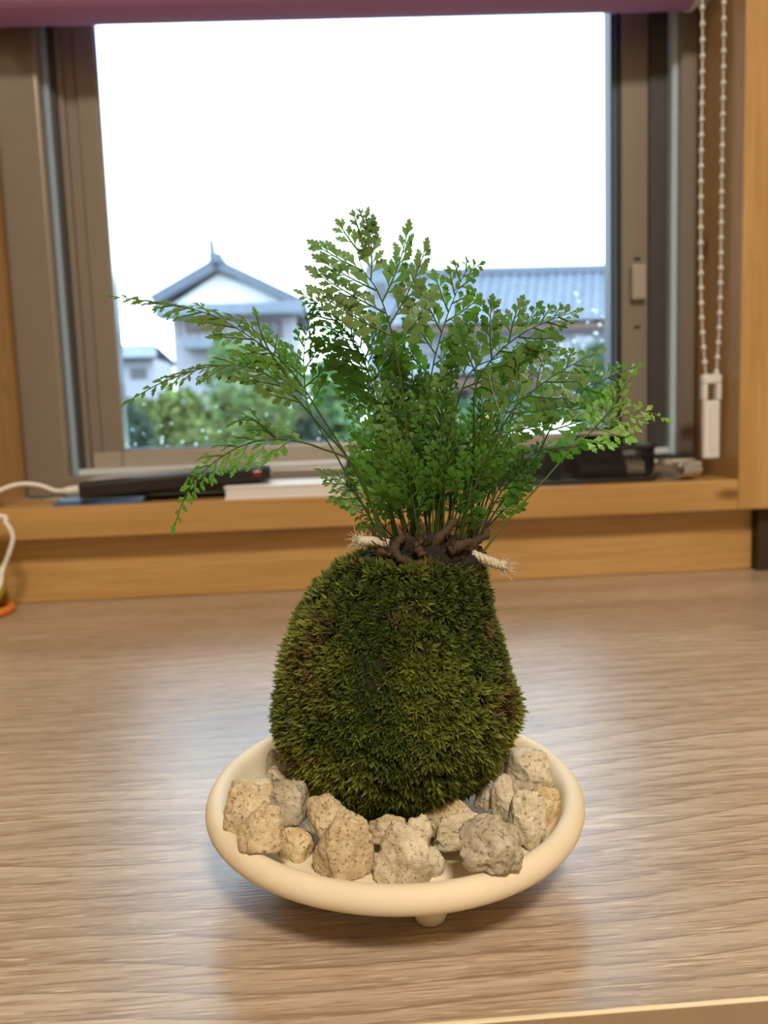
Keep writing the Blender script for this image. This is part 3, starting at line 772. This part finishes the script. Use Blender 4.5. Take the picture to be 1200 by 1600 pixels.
# ---- fern fronds
LOBES = [(0, .02), (.20, .075), (.36, .17), (.52, .285), (.62, .275), (.60, .13), (.74, .215), (.84, .185), (.82, .085), (.93, .10), (1.0, .035)]
def pinnule(mb, o, d, s, n, L, wr=.34, nl=4, cup=.24):
    """lobed leaflet, lobes pointing forward; o base, d length dir, s side dir, n normal"""
    i0 = len(mb.v); k_ = wr/.34; m_ = len(LOBES)
    for sg in (-1, 1):
        for j_, (u_, v_) in enumerate(LOBES):
            u2 = u_+(.05 if sg > 0 else -.02)*(1 if 1 < j_ < m_-2 else 0); v2 = sg*v_*k_
            mb.v.append(tuple(o+d*(u2*L)+s*(v2*L)+n*(cup*L*(abs(v2)*1.1-u2*u2*.6))))
    for j_ in range(m_-1): mb.f.append((i0+j_, i0+m_+j_, i0+m_+j_+1, i0+j_+1))
def pinna(mb, o, d, s, n, L, sgn, r, small=1.0):
    """one side branch: axis curving towards the tip, leaflets on alternate sides"""
    nseg = 8; P = []; cur = o.copy(); dd = d.copy()
    for i in range(nseg+1):
        P.append(cur.copy()); dd = (dd+s*(-sgn)*.030+n*(-.03)).normalized(); cur = cur+dd*(L/nseg)
    mb.tube(P, [.00030*(1-.6*i/nseg)*small+.00004 for i in range(nseg+1)], 4, cap=False)
    k = max(4, round(L/(.0021*small))); 
    for i in range(k):
        t = .12+.80*i/k; f = t*nseg; j = min(int(f), nseg-1); p = P[j]+(P[j+1]-P[j])*(f-j); ax = (P[j+1]-P[j]).normalized()
        sd = n.cross(ax).normalized(); sg_ = 1 if i % 2 else -1
        l = min(.0074*small, .50*L)*(1-.45*t)*(1+.12*r.uniform(-1, 1)); 
        ang = math.radians(35-9*t+6*r.uniform(-1, 1)); ld = (ax*math.cos(ang)+sd*sg_*math.sin(ang)+n*r.uniform(-.30, .22)).normalized()
        ls = (n+ax*r.uniform(-.3, .3)).cross(ld).normalized(); ln = ld.cross(ls)
        mb.tube([p, p+ld*l*.25], .00012, 3, cap=False)
        pinnule(mb, p+ld*l*.10, ld, ls, ln, l*.98, .295)
    ax = (P[-1]-P[-2]).normalized(); sd = n.cross(ax).normalized()
    pinnule(mb, P[-1]-ax*.0026*small, ax, sd, n, min(.0060*small, .45*L), .30)
n_pinnae = 0
GREENS = [(.050, .125, .020), (.070, .160, .024), (.095, .200, .030), (.040, .105, .022), (.120, .225, .040), (.085, .150, .030)]
def frond(pts, tb, wmax, N, npair, seed, color, small=1.0, skew=(1, 1), sep=True, rad=.00048, shape=1.0):
    """pts: world points from the base of the stalk to the tip; blade starts at fraction tb"""
    global n_pinnae
    r = random.Random(seed); S = spline(pts, 60); N = Vector(N).normalized()
    cumL = [0]
    for a, b in zip(S[:-1], S[1:]): cumL.append(cumL[-1]+(b-a).length)
    T = cumL[-1]
    def P(t):
        x = t*T; j = max(0, min(58, int(np.searchsorted(cumL, x)-1))); return S[j]+(S[j+1]-S[j])*((x-cumL[j])/max(1e-9, cumL[j+1]-cumL[j])), (S[j+1]-S[j]).normalized()
    st = MB(); st.tube(S, [rad*(1-.72*(cumL[i]/T)) for i in range(60)], 6)
    f = obj('frond', st, M['leaf'], koke, smooth=True, color=tuple(c*.75 for c in color))
    color = (color[0]*1.08, color[1]*1.28, color[2]*1.25); rest = MB(); BLn = T*(1-tb); steps = []; x_ = 0
    while x_ < BLn*.965:
        steps.append(x_/BLn); Lx_ = wmax*(1-x_/BLn)**shape
        x_ += small*max(.0019, min(.0037, .17*Lx_+.0012))
    for i, s_ in enumerate(steps):
        t = tb+(1-tb)*s_; p, ax = P(t)
        n0 = (N-ax*N.dot(ax)).normalized(); sd = n0.cross(ax).normalized(); sg = 1 if i % 2 else -1
        L = wmax*((1-s_)**shape*.90+.10)*(.72+.28*min(1, s_*6))*(1+.10*r.uniform(-1, 1))*skew[0 if sg > 0 else 1]
        if L < .0016: continue
        ang = math.radians(57-18*s_+6*r.uniform(-1, 1)); n1 = (n0+sd*r.uniform(-.25, .25)+ax*r.uniform(-.2, .2)).normalized()
        d = (ax*math.cos(ang)+sd*sg*math.sin(ang)+n0*r.uniform(-.18, .12)).normalized(); n1 = (n1-d*n1.dot(d)).normalized(); s1 = n1.cross(d)
        tgt = MB() if sep else rest
        if L > .0050*small: pinna(tgt, p, d, s1, n1, L, sg, r, small)
        else: pinnule(tgt, p, d, s1, n1, L, .32, 4)
        if sep:
            obj('pinna', tgt, M['leaf'], f, color=tuple(c*r.uniform(.85, 1.15) for c in color)); n_pinnae += 1
    p, ax = P(1.0); n0 = (N-ax*N.dot(ax)).normalized()
    pinnule(rest, p-ax*.002*small, ax, n0.cross(ax).normalized(), n0, .0050*small, .22, 3)
    o = obj('leaf_tip' if sep else 'foliage', rest, M['leaf'], f, color=color)
    if not sep: o['kind'] = 'stuff'
    return f
def px(*q): return [at(x, y, BC.y+dy/1000) for x, y, dy in q]
F_ = (0, -1, .25)
heroes = [
 # points (px, py, depth offset in mm), blade start, widest pinna, normal, pairs, colour
 ([(655,850,-4),(640,740,-6),(630,620,-8),(612,520,-10),(590,455,-12),(566,420,-12),(560,385,-12),(573,336,-12)], .60, .033, (.1,-1,.15), 7, (.125,.185,.075)),
 ([(672,850,0),(668,700,0),(672,600,-2),(690,520,-2),(712,460,0),(728,425,2),(752,412,6)], .52, .024, (.35,-1,.2), 6, (.085,.170,.032)),
 ([(735,858,-2),(742,700,-6),(742,610,-8),(770,560,-10),(815,522,-12),(860,500,-12),(900,486,-12)], .56, .022, (0,-1,.35), 7, (.055,.130,.024)),
 ([(712,855,-8),(750,740,-14),(795,650,-18),(840,605,-20),(890,572,-20),(935,550,-20)], .50, .022, (.1,-1,.7), 6, (.090,.150,.045)),
 ([(735,850,4),(800,780,6),(845,700,6),(870,650,8),(900,615,10),(950,590,12),(998,571,14)], .45, .020, (-.3,-1,.3), 8, (.070,.150,.026)),
 ([(752,866,-6),(800,805,-8),(855,745,-10),(905,690,-12),(950,660,-12),(1000,642,-12),(1040,655,-12)], .62, .013, (-.2,-1,.6), 8, (.170,.270,.060)),
 ([(930,668,-12),(950,645,-12),(968,615,-12),(990,585,-12)], .15, .009, (.6,-1,.2), 5, (.160,.260,.055)),
 ([(612,860,0),(560,745,-2),(505,655,-4),(455,580,-4),(400,533,-6),(330,492,-6),(250,474,-8),(168,462,-8)], .50, .018, (.25,-.60,1), 10, (.085,.160,.030)),
 ([(608,862,-6),(555,735,-10),(500,665,-14),(450,610,-16),(395,575,-18),(335,572,-20),(265,592,-22),(198,628,-24)], .47, .016, (.1,-.6,1), 10, (.080,.150,.030)),
 ([(600,858,-10),(560,735,-18),(500,700,-22),(440,686,-26),(385,694,-28),(335,722,-30),(295,765,-32),(272,822,-34)], .50, .014, (-.1,-.75,1), 9, (.100,.200,.035)),
 ([(600,850,6),(530,720,8),(484,640,8),(475,575,8),(478,525,8),(490,484,8)], .62, .014, (.1,-1,.1), 7, (.075,.150,.026)),
 ([(636,850,4),(600,700,6),(578,590,6),(548,530,4),(512,485,4),(470,458,4)], .52, .022, (-.1,-1,.4), 7, (.070,.150,.028)),
 ([(642,850,8),(606,720,10),(590,620,12),(572,560,14),(545,520,14),(528,498,14)], .52, .023, (0,-1,.4), 6, (.046,.112,.028)),
 ([(432,686,-26),(412,668,-28),(388,652,-30),(366,660,-32)], .1, .010, (0,-.7,1), 5, (.060,.130,.026)),
 ([(452,592,-4),(428,560,-6),(412,530,-6),(400,492,-6)], .12, .011, (.1,-1,.1), 6, (.080,.160,.030)),
 ([(690,850,6),(700,700,8),(730,590,10),(775,560,14),(830,545,18),(880,548,20)], .55, .020, (.1,-.8,.8), 6, (.075,.150,.030)),
]
for i, (q, tb, wm_, N, npair, c) in enumerate(heroes):
    frond(px(*q), tb, wm_, N, npair, 100+i, c, sep=True)
# inner fronds: a bushy core of smaller ones at all depths
fr_rnd = random.Random(21)
inner = []
tips = [(560,560),(600,520),(640,480),(690,545),(720,520),(655,560),(615,590),(575,625),(530,615),(600,650),(645,620),(680,600),(710,620),(755,640),(790,620),(830,650),(862,690),(800,690),(760,700),(700,690),(655,690),(620,700),(575,700),(530,680),(640,740),(545,795),(500,735),(840,720),(700,600),(585,580),(725,670),(770,590),(820,600),(620,785),(750,775)]
for i, (tx, ty) in enumerate(tips):
    bx = 672+(tx-672)*.34+fr_rnd.uniform(-22, 22); bx = max(600, min(752, bx)); dz = fr_rnd.uniform(-16, 22)
    b = (bx, 852+fr_rnd.uniform(-6, 8), dz*.25)
    mid = (bx+(tx-bx)*.35+fr_rnd.uniform(-8, 8), 850+(ty-850)*.55, dz*.65)
    m2 = (bx+(tx-bx)*.72, 850+(ty-850)*.86, dz*.95)
    side = (tx-bx)/200
    N = (side*.5+fr_rnd.uniform(-.5, .5), -1+fr_rnd.uniform(0, .5), .25+fr_rnd.uniform(-.2, .8))
    hgt = (850-ty)*.00021
    wm_ = max(.010, min(.021, .010+.035*(hgt-.02)+fr_rnd.uniform(-.001, .005)))
    frond(px(b, mid, m2, (tx, ty, dz)), .42 if hgt > .05 else .35, wm_, N, 5 if hgt > .04 else 4, 300+i, GREENS[fr_rnd.randrange(6)], small=.92 if hgt > .04 else .75, sep=False, rad=.00040)

# bare pale stalks in the crown
for i in range(22):
    bx = fr_rnd.uniform(612, 745); tx = 672+(bx-672)*fr_rnd.uniform(1.5, 2.4); ty = fr_rnd.uniform(640, 740); dz = fr_rnd.uniform(-10, 12)
    st = MB().tube(spline(px((bx, 856, dz*.4), ((bx+tx)/2-3, (856+ty)/2, dz*.8), (tx, ty, dz)), 14), [.00042-.000018*k for k in range(14)], 6)
    obj('stalk', st, M['leaf'], koke, smooth=True, color=fr_rnd.choice([(.16, .23, .055), (.11, .17, .04), (.07, .11, .03)]))

# ------------------------------------------------------------------ stones in the dish
def stone(cx, cy, wpx, hpx, mat, label, seed, Yc=None, facets=7, squash=1.0, extra=None, sub=5, rough=1.0, dep=.95):
    """centre and size in the photograph -> size and place in the dish"""
    fit = Yc is None; Yc = Yc or .25
    c = at(cx, cy, Yc); d = (c-CAM).dot(fwd); k = d/FPX
    hx, hz, hy = wpx*k/2, hpx*k/2*.95, min(wpx, hpx*1.2)*k/2*dep*.88
    r = random.Random(seed); bm = bmesh.new(); bmesh.ops.create_icosphere(bm, subdivisions=sub, radius=1)
    planes = [(Vector((r.gauss(0, 1), r.gauss(0, 1), abs(r.gauss(0, .8))-.15)).normalized(), r.uniform(.72, .98)) for _ in range(facets)]+[(Vector((0, .05, -1)).normalized(), .62), (Vector((0, -.75, .66)).normalized(), .90)]
    off = Vector((seed*3.1, seed*1.7, seed*.9))
    Rm = Matrix.Rotation(r.uniform(-.35, .35), 3, 'Y') @ Matrix.Rotation(r.uniform(-.4, .4), 3, 'X') @ Matrix.Rotation(r.uniform(0, 1.5), 3, 'Z')
    for v in bm.verts:
        q = Rm @ v.co; q = q/((abs(q.x)**5+abs(q.y)**5+abs(q.z)**5)**.2); p = (Rm.inverted() @ q)*.95
        for pn, dd in planes:
            e = p.dot(pn)-dd
            if e > 0: p -= pn*e*(.97 if pn.z < -.9 else .90)
        nz = mnoise.noise(p*1.4+off)*.16+mnoise.noise(p*3.4+off)*.085*rough+mnoise.noise(p*8+off)*.045*rough+mnoise.noise(p*17+off)*.022*rough
        v.co = p+v.co.normalized()*nz
    xs = [v.co.x for v in bm.verts]; zs = [v.co.z for v in bm.verts]; ys = [v.co.y for v in bm.verts]
    def nrm(a, lo, hi): return (a-(lo+hi)/2)/((hi-lo)/2)
    bx_ = (min(xs), max(xs), min(ys), max(ys), min(zs), max(zs))
    for v in bm.verts: v.co = Vector((nrm(v.co.x, *bx_[:2])*hx, nrm(v.co.y, *bx_[2:4])*hy, nrm(v.co.z, *bx_[4:])*hz))
    if extra:
        for ex, ez, ew, eh, sd_ in extra:       # a second lobe grown out of the same stone
            b2 = bmesh.new(); bmesh.ops.create_icosphere(b2, subdivisions=4, radius=1); o2 = Vector((sd_, sd_*.5, 2))
            vs = {}
            for v in b2.verts:
                p = v.co*(1+mnoise.noise(v.co*1.6+o2)*.3+mnoise.noise(v.co*4+o2)*.12+mnoise.noise(v.co*10+o2)*.05)
                vs[v.index] = bm.verts.new(Vector((ex*hx+p.x*ew*hx, p.y*ew*hx*.8, ez*hz+p.z*eh*hz)))
            for f in b2.faces: bm.faces.new([vs[v.index] for v in f.verts])
            b2.free()
    me = bpy.data.meshes.new('stone'); bm.to_mesh(me); bm.free(); me.materials.append(M[mat])
    me.polygons.foreach_set('use_smooth', [True]*len(me.polygons))
    o = bpy.data.objects.new('stone', me); col.objects.link(o)
    # slide it along its sight line until it just stands on the dish
    V = [v.co.copy() for v in me.vertices]
    def gap(y):
        cc = at(cx, cy, y); q = y/Yc
        return min((cc.z+v.z*q-floor_z(cc.x+v.x*q, cc.y+v.y*q)) for v in V[::5])
    if fit:
        lo, hi = .215, .335
        for _ in range(14):
            md = (lo+hi)/2
            if gap(md) > -.0006: lo = md
            else: hi = md
        c = at(cx, cy, lo); o.scale = (lo/Yc,)*3; Yc = lo
    print('stone', seed, round(Yc, 4), round(gap(Yc), 4)) if not fit else print('stone fit', seed, round(Yc, 4))
    o.location = c
    return tag(o, label, 'stone', 'pumice stones in the dish')
stone(429, 1192, 30, 44, 's_grey', 'small grey stone leaning on the moss ball behind the flat pale slab', 1, .285)
stone(437, 1212, 44, 32, 's_pale', 'small two-tone stone wedged above the grey pyramid stone', 2, .272)
stone(392, 1232, 70, 44, 's_pale', 'flat pale slab behind the stone with the pointed top', 3, .268)
stone(389, 1257, 80, 76, 's_tan', 'tan stone with a pointed top against the rim behind the round stone', 4, .252)
stone(451, 1250, 68, 70, 's_grey', 'grey pyramid stone with flat smooth faces beside the moss ball', 5, .254, facets=5, rough=.6)
stone(409, 1289, 78, 74, 's_tan', 'round knobbly tan stone with a groove down its face near the rim', 6, facets=9)
stone(462, 1313, 60, 58, 's_yel', 'smallest yellow stone with a flat front face', 7, facets=5, rough=.7)
stone(514, 1272, 70, 60, 's_tan', 'tan stone half hidden behind the biggest blocky stone', 8, .246)
stone(536, 1316, 98, 112, 's_tan', 'biggest blocky stone with an undercut corner above the dish foot', 9, facets=6)
stone(606, 1292, 62, 50, 's_tan', 'low tan stone peeking out between the biggest and the two-legged stone', 10, .249)
stone(630, 1328, 98, 108, 's_pale', 'pale two-legged stone beside the biggest blocky stone', 11, facets=5, extra=[(.92, -.50, .36, .46, 3), (.50, .52, .42, .50, 5)])
stone(706, 1275, 92, 62, 's_tan', 'long ridged tan stone lying under the moss ball', 12, .251, dep=.7)
stone(728, 1296, 106, 62, 's_pale', 'flat craggy pale stone behind the rough grey stone', 13, .242, dep=.6)
stone(757, 1242, 36, 46, 's_grey', 'narrow grey stone squeezed under the moss ball beside the upright stone', 14, .262)
stone(789, 1247, 46, 74, 's_pale', 'upright finger-shaped pale stone', 15, .257, facets=5)
stone(824, 1202, 76, 70, 's_pale', 'large whitish pitted stone at the back of the dish', 16, .278)
stone(822, 1277, 62, 90, 's_pale', 'tall pale stone with a sharp side leaning over the rough grey stone', 17, .250, facets=6)
stone(849, 1257, 56, 74, 's_yel', 'warm cream stone pressed against the rim below the whitish pitted stone', 18, .262)
stone(767, 1318, 104, 78, 's_grey', 'rough dark grey stone on the open dish floor', 19, facets=9, rough=1.5)
stone(778, 1196, 44, 56, 's_grey', 'grey stone in the gap between moss ball and whitish pitted stone', 20, .283)
stone(482, 1232, 56, 56, 's_tan', 'brown shaded stone under the moss ball behind the grey pyramid stone', 21, .268)

# ------------------------------------------------------------------ outside
GZ = -1.25
struct('ground', MB().box(-60, 60, 1.4, 120, GZ-.3, GZ), M['ground'])
def ribbed_roof(p0, p1, q0, q1, n, depth, mat, name, parent, rows=7):
    """tiled slope between the ridge p0-p1 and the eave q0-q1: rounded tile ribs, stepped courses"""
    mb = MB(); p0, p1, q0, q1 = map(Vector, (p0, p1, q0, q1)); nrm = (p1-p0).cross(q0-p0).normalized()
    if nrm.z < 0: nrm = -nrm
    mcols = n*4
    for j in range(rows*2):
        t = (j//2+(j % 2)*.98)/rows; h = depth*(.9 if j % 2 else .2)
        for i in range(mcols+1):
            s_ = i/mcols; a = p0+(p1-p0)*s_; b = q0+(q1-q0)*s_
            mb.v.append(tuple(a+(b-a)*t+nrm*(h+depth*abs(math.sin(math.pi*s_*n)))))
    for j in range(rows*2-1):
        for i in range(mcols): mb.f.append((j*(mcols+1)+i, j*(mcols+1)+i+1, (j+1)*(mcols+1)+i+1, (j+1)*(mcols+1)+i))
    mb.add([p0-nrm*.1, p1-nrm*.1, q1-nrm*.1, q0-nrm*.1], [(0, 1, 2, 3)])
    return obj(name, mb, mat, parent)
# gabled house, gable end towards the window
HY = 28.0
rg, el, er = at(338, 412, HY), at(238, 470, HY), at(478, 478, HY)
hc = Vector((rg.x, HY+4, GZ))
gh = empty('gabled_house', hc, 'white gabled house with dark tiled roof and a pole on its ridge', 'house')
ez = (el.z+er.z)/2; hwid = max(rg.x-el.x, er.x-rg.x); Lx = el.x+.15; Rx = er.x-.35
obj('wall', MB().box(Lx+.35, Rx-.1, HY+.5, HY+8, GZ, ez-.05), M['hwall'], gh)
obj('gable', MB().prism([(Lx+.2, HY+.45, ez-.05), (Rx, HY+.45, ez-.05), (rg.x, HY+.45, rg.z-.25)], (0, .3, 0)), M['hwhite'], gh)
ribbed_roof((rg.x, HY, rg.z), (rg.x, HY+9, rg.z), (el.x, HY, el.z), (el.x, HY+9, el.z), 22, .06, M['htile'], 'roof_slope', gh)
ribbed_roof((rg.x, HY, rg.z), (rg.x, HY+9, rg.z), (er.x, HY, er.z), (er.x, HY+9, er.z), 22, .06, M['htile'], 'roof_slope', gh)
for e in (el, er):
    dv = Vector((e.x, HY-.05, e.z))-Vector((rg.x, HY-.05, rg.z)); nn2 = Vector((-dv.z, 0, dv.x)).normalized(); nn2 = nn2 if nn2.z > 0 else -nn2
    a = Vector((rg.x, HY-.15, rg.z))
    obj('verge_tiles', MB().prism([a+nn2*.16, a+dv+nn2*.16, a+dv-nn2*.16, a-nn2*.16], (0, .5, 0)), M['htile'], gh)
obj('ridge_cap', MB().box(rg.x-.22, rg.x+.22, HY-.25, HY+9, rg.z-.05, rg.z+.32), M['htile'], gh, bevel=.08)
obj('eave_tiles', MB().box(el.x+.1, er.x-.1, HY-.35, HY+.6, ez-.42, ez-.02), M['hlt'], gh, bevel=.05)
obj('roof_pole', MB().tube([(rg.x-.1, HY, rg.z+.2), (rg.x-.12, HY, at(330, 374, HY).z)], [.13, .09], 8), M['htile'], gh)
def far_window(parent, x0, y0, x1, y1, Y, mt='hbrown'):
    a, b = at(x0, y1, Y), at(x1, y0, Y)
    f = obj('window', MB().box(a.x, b.x, Y-.06, Y+.1, a.z, b.z), M[mt], parent)
    xm = (a.x+b.x)/2
    for c0_, c1_ in ((a.x+.08, xm-.04), (xm+.04, b.x-.08)): obj('window_pane', MB().box(c0_, c1_, Y-.08, Y-.05, a.z+.08, b.z-.08), M['hglass'], f)
far_window(gh, 292, 492, 338, 520, HY+.5); far_window(gh, 400, 500, 440, 530, HY+.5)
ba, bb = at(285, 545, HY-.8), at(352, 527, HY-.8)
obj('balcony', MB().box(ba.x, bb.x, HY-1.0, HY+.5, ba.z, bb.z), M['hlt'], gh)
for k in range(6):
    xx = ba.x+(bb.x-ba.x)*k/5; obj('baluster', MB().box(xx-.03, xx+.03, HY-1.0, HY-.94, bb.z, bb.z+.55), M['hbrown'], gh)
# long tiled house
TY = 20.0
r0, r1 = at(640, 440, TY+3), at(1010, 420, TY+3); e0, e1 = at(610, 512, TY), at(1015, 503, TY)
rz = (r0.z+r1.z)/2; ezz = (e0.z+e1.z)/2
th = empty('tiled_house', ((r0.x+r1.x)/2, TY+3, GZ), 'long low house with a broad silver-grey tiled roof', 'house')
ribbed_roof((r0.x, TY+3, rz), (r1.x, TY+3, rz), (e0.x, TY, ezz), (e1.x, TY, ezz), 26, .07, M['hlt'], 'roof_slope', th, rows=9)
ribbed_roof((r0.x, TY+3, rz), (r1.x, TY+3, rz), (e0.x, TY+6, ezz), (e1.x, TY+6, ezz), 26, .07, M['hlt'], 'roof_slope', th, rows=5)
obj('ridge_cap', MB().box(r0.x, r1.x, TY+2.75, TY+3.25, rz-.05, rz+.22), M['htile'], th, bevel=.08)
obj('gutter', MB().box(e0.x, e1.x, TY-.12, TY+.05, ezz-.16, ezz), M['hbrown'], th)
obj('wall', MB().box(e0.x+.5, e1.x-.5, TY+.7, TY+5.5, GZ, ezz+.05), M['hwall'], th)
l0, l1 = at(640, 552, TY-.2), at(985, 540, TY-.2); m0 = at(640, 590, TY-1.4)
ribbed_roof((l0.x, TY+.7, l0.z), (l1.x, TY+.7, l0.z), (l0.x, TY-1.2, m0.z), (l1.x, TY-1.2, m0.z), 26, .05, M['hlt'], 'porch_roof', th, rows=4)
obj('porch_beam', MB().box(l0.x, l1.x, TY-1.2, TY-1.05, m0.z-.3, m0.z-.04), M['hbrown'], th)
for x0, x1 in ((690, 730), (770, 815), (850, 900)): far_window(th, x0, 598, x1, 640, TY+.7)
# far block behind
fa_, fb_ = at(585, 700, 60), at(662, 408, 60)
fb = empty('far_block', ((fa_.x+fb_.x)/2, 64, GZ), 'flat-topped blue-grey block rising behind the tiled house', 'building')
obj('wall', MB().box(fa_.x, fb_.x, 60, 67, GZ, fb_.z-.4), M['far'], fb)
obj('parapet', MB().box(fa_.x-.15, fb_.x+.15, 59.8, 67.2, fb_.z-.4, fb_.z), M['hlt'], fb)
for k in range(3):
    xx = fa_.x+.5+k*1.05
    for z in (fb_.z-2.4, fb_.z-5.0):
        f = obj('window', MB().box(xx, xx+.7, 59.9, 60.1, z, z+1.0), M['hbrown'], fb); obj('window_pane', MB().box(xx+.06, xx+.64, 59.86, 59.9, z+.06, z+.94), M['hglass'], f)
# small house at the far left
sy = 42; a, b, rdg = at(150, 562, sy), at(245, 570, sy), at(178, 532, sy)
sh = empty('far_cottage', ((a.x+b.x)/2, sy+3, GZ), 'small far cottage with a low pale roof beyond the gabled house', 'house')
obj('wall', MB().box(a.x+.3, b.x-.3, sy+.6, sy+6, GZ, a.z+.05), M['hwall'], sh)
ribbed_roof((a.x+.6, sy+3, rdg.z), (b.x-.6, sy+3, rdg.z), (a.x, sy, a.z), (b.x, sy, a.z), 14, .05, M['hlt'], 'roof_slope', sh, rows=4)
ribbed_roof((a.x+.6, sy+3, rdg.z), (b.x-.6, sy+3, rdg.z), (a.x, sy+6, a.z), (b.x, sy+6, a.z), 14, .05, M['hlt'], 'roof_slope', sh, rows=4)
far_window(sh, 205, 575, 228, 592, sy+.6)

def shrub(name, cx, topy, w_, Y, cols, label, cat='shrub', nleaf=1700, lsize=.05, seed=0, group='garden shrubs outside the window', full=None):
    r = np.random.RandomState(seed); top = at(cx, topy, Y); rx = 1.35*w_*Y/FPX/2; nleaf = int(nleaf*1.6); H_ = top.z-GZ
    root = empty(name, (top.x, Y, GZ), label, cat, group)
    st = MB(); st.tube([(top.x, Y, GZ), (top.x+.03, Y, GZ+H_*.35), (top.x-.02, Y, GZ+H_*.8)], [.045, .035, .012], 7)
    for k in range(7):
        a = r.uniform(0, 6.28); z0 = GZ+H_*r.uniform(.15, .5); st.tube([(top.x, Y, z0), (top.x+rx*.5*math.cos(a), Y+rx*.5*math.sin(a), z0+H_*.2), (top.x+rx*.8*math.cos(a), Y+rx*.8*math.sin(a), z0+H_*.34)], [.02, .014, .006], 5)
    obj('stems', st, M['bark'], root)
    mb = MB(); blobs = [(r.uniform(-.6, .6)*rx, r.uniform(-.3, .3)*rx, GZ+H_*r.uniform(.25, .86), r.uniform(.35, .55)) for _ in range(11)]
    for i in range(nleaf):
        bx2, by2, bz2, br = blobs[r.randint(11)]; d = r.normal(0, 1, 3); d /= np.linalg.norm(d); q = r.uniform(.55, 1)**.5
        c = np.array((top.x+bx2+d[0]*br*rx*q, Y+by2+d[1]*br*rx*q*.6, min(top.z, bz2+d[2]*br*min(rx, H_*.5)*q)))
        u1 = r.normal(0, 1, 3); u1 /= np.linalg.norm(u1); v1 = np.cross(u1, d); v1 /= max(1e-6, np.linalg.norm(v1)); L = lsize*r.uniform(.6, 1.3)
        i0 = len(mb.v); mb.v += [tuple(c-u1*L), tuple(c+v1*L*.45), tuple(c+u1*L), tuple(c-v1*L*.45)]; mb.f.append((i0, i0+1, i0+2, i0+3))
        cc = np.array(cols[r.randint(len(cols))])*r.uniform(.7, 1.3); mb.c += [(*cc, 1)]*4
    tag(obj('foliage', mb, M['foliage'], root), kind='stuff')
G1 = [(.05, .10, .03), (.08, .14, .04)]; G2 = [(.14, .20, .05), (.18, .22, .07), (.10, .15, .04)]; G3 = [(.04, .075, .05), (.05, .09, .06)]; G4 = [(.16, .24, .09), (.10, .20, .08)]
shrub('broadleaf_shrub', 215, 600, 90, 7.0, G3, 'dark bluish-green shrub beyond the pane below the far cottage', seed=1)
shrub('golden_shrub', 310, 575, 130, 5.7, G2, 'yellow-green shrub below the white gabled house', seed=2, nleaf=2200)
shrub('broadleaf_shrub', 385, 590, 110, 8.4, G2, 'olive shrub leaning against the dark green round shrub', seed=3)
shrub('broadleaf_shrub', 440, 585, 130, 10.0, G3, 'dark green round shrub right beside the olive shrub', seed=4, nleaf=2200)
shrub('light_green_tree', 395, 520, 110, 16, G4, 'light green tree standing in front of the gabled house wall', 'tree', seed=5, lsize=.10)
shrub('light_green_tree', 505, 545, 120, 12, G4, 'light green tree between the gabled house and the far block', 'tree', seed=6, lsize=.10)
shrub('broadleaf_shrub', 270, 650, 150, 4.0, G3+G2, 'low mixed green shrub close to the window pane', seed=7)
shrub('broadleaf_shrub', 560, 625, 150, 6.6, G1, 'plain green shrub behind the fern before the tiled house', seed=8)
shrub('broadleaf_shrub', 720, 625, 140, 9.0, [(.05, .13, .07), (.07, .17, .09)], 'blue-green shrub under the porch roof of the tiled house', seed=9)
shrub('broadleaf_shrub', 850, 618, 150, 11.0, [(.05, .13, .07), (.08, .18, .10)], 'bright blue-green shrub beside the white garden cover', seed=10)
shrub('garden_tree', 935, 530, 110, 14, [(.06, .12, .06), (.04, .09, .05)], 'dark green tree by the window stile covering the tiled roof corner', 'tree', seed=11, lsize=.10)
shrub('white_blossom_shrub', 905, 478, 90, 17, [(.55, .58, .62), (.45, .50, .55), (.10, .15, .10)], 'pale grey blossoming tree in front of the tiled roof', 'tree', seed=12, lsize=.09)
shrub('broadleaf_shrub', 235, 612, 100, 12.5, G1+G2, 'mid green shrub standing before the far cottage wall', seed=21, lsize=.08)
shrub('broadleaf_shrub', 352, 596, 110, 13.8, G2+G4, 'soft green shrub standing before the balcony of the gabled house', seed=22, lsize=.08)
# white domed cover in the garden
cv = at(858, 655, 6.0); half_w = 95*6.0/FPX
wc = MB(); sg = 20
for i in range(9):
    a = math.pi*i/8
    for k in range(sg+1):
        s_ = k/sg; wc.v.append((cv.x-half_w+2*half_w*s_, 6.0-.7*math.cos(a), GZ+.45+(cv.z-GZ-.45)*math.sin(a)**.5*(.72+.28*math.sin(math.pi*s_)**.6)*1.0))
for i in range(8):
    for k in range(sg): wc.f.append((i*(sg+1)+k, i*(sg+1)+k+1, (i+1)*(sg+1)+k+1, (i+1)*(sg+1)+k))
gc = empty('garden_cover', (cv.x, 6.0, GZ), 'white domed cover standing in the garden behind the mesh tray', 'cover')
obj('sheet', wc, M['hwhite'], gc, smooth=True)
for k in range(4):
    xx = cv.x-half_w+2*half_w*(k+.15)/3.3
    for y_ in (5.35, 6.65): obj('post', MB().box(xx-.02, xx+.02, y_-.02, y_+.02, GZ, GZ+.6), M['hbrown'], gc)
print('pinnae', n_pinnae)
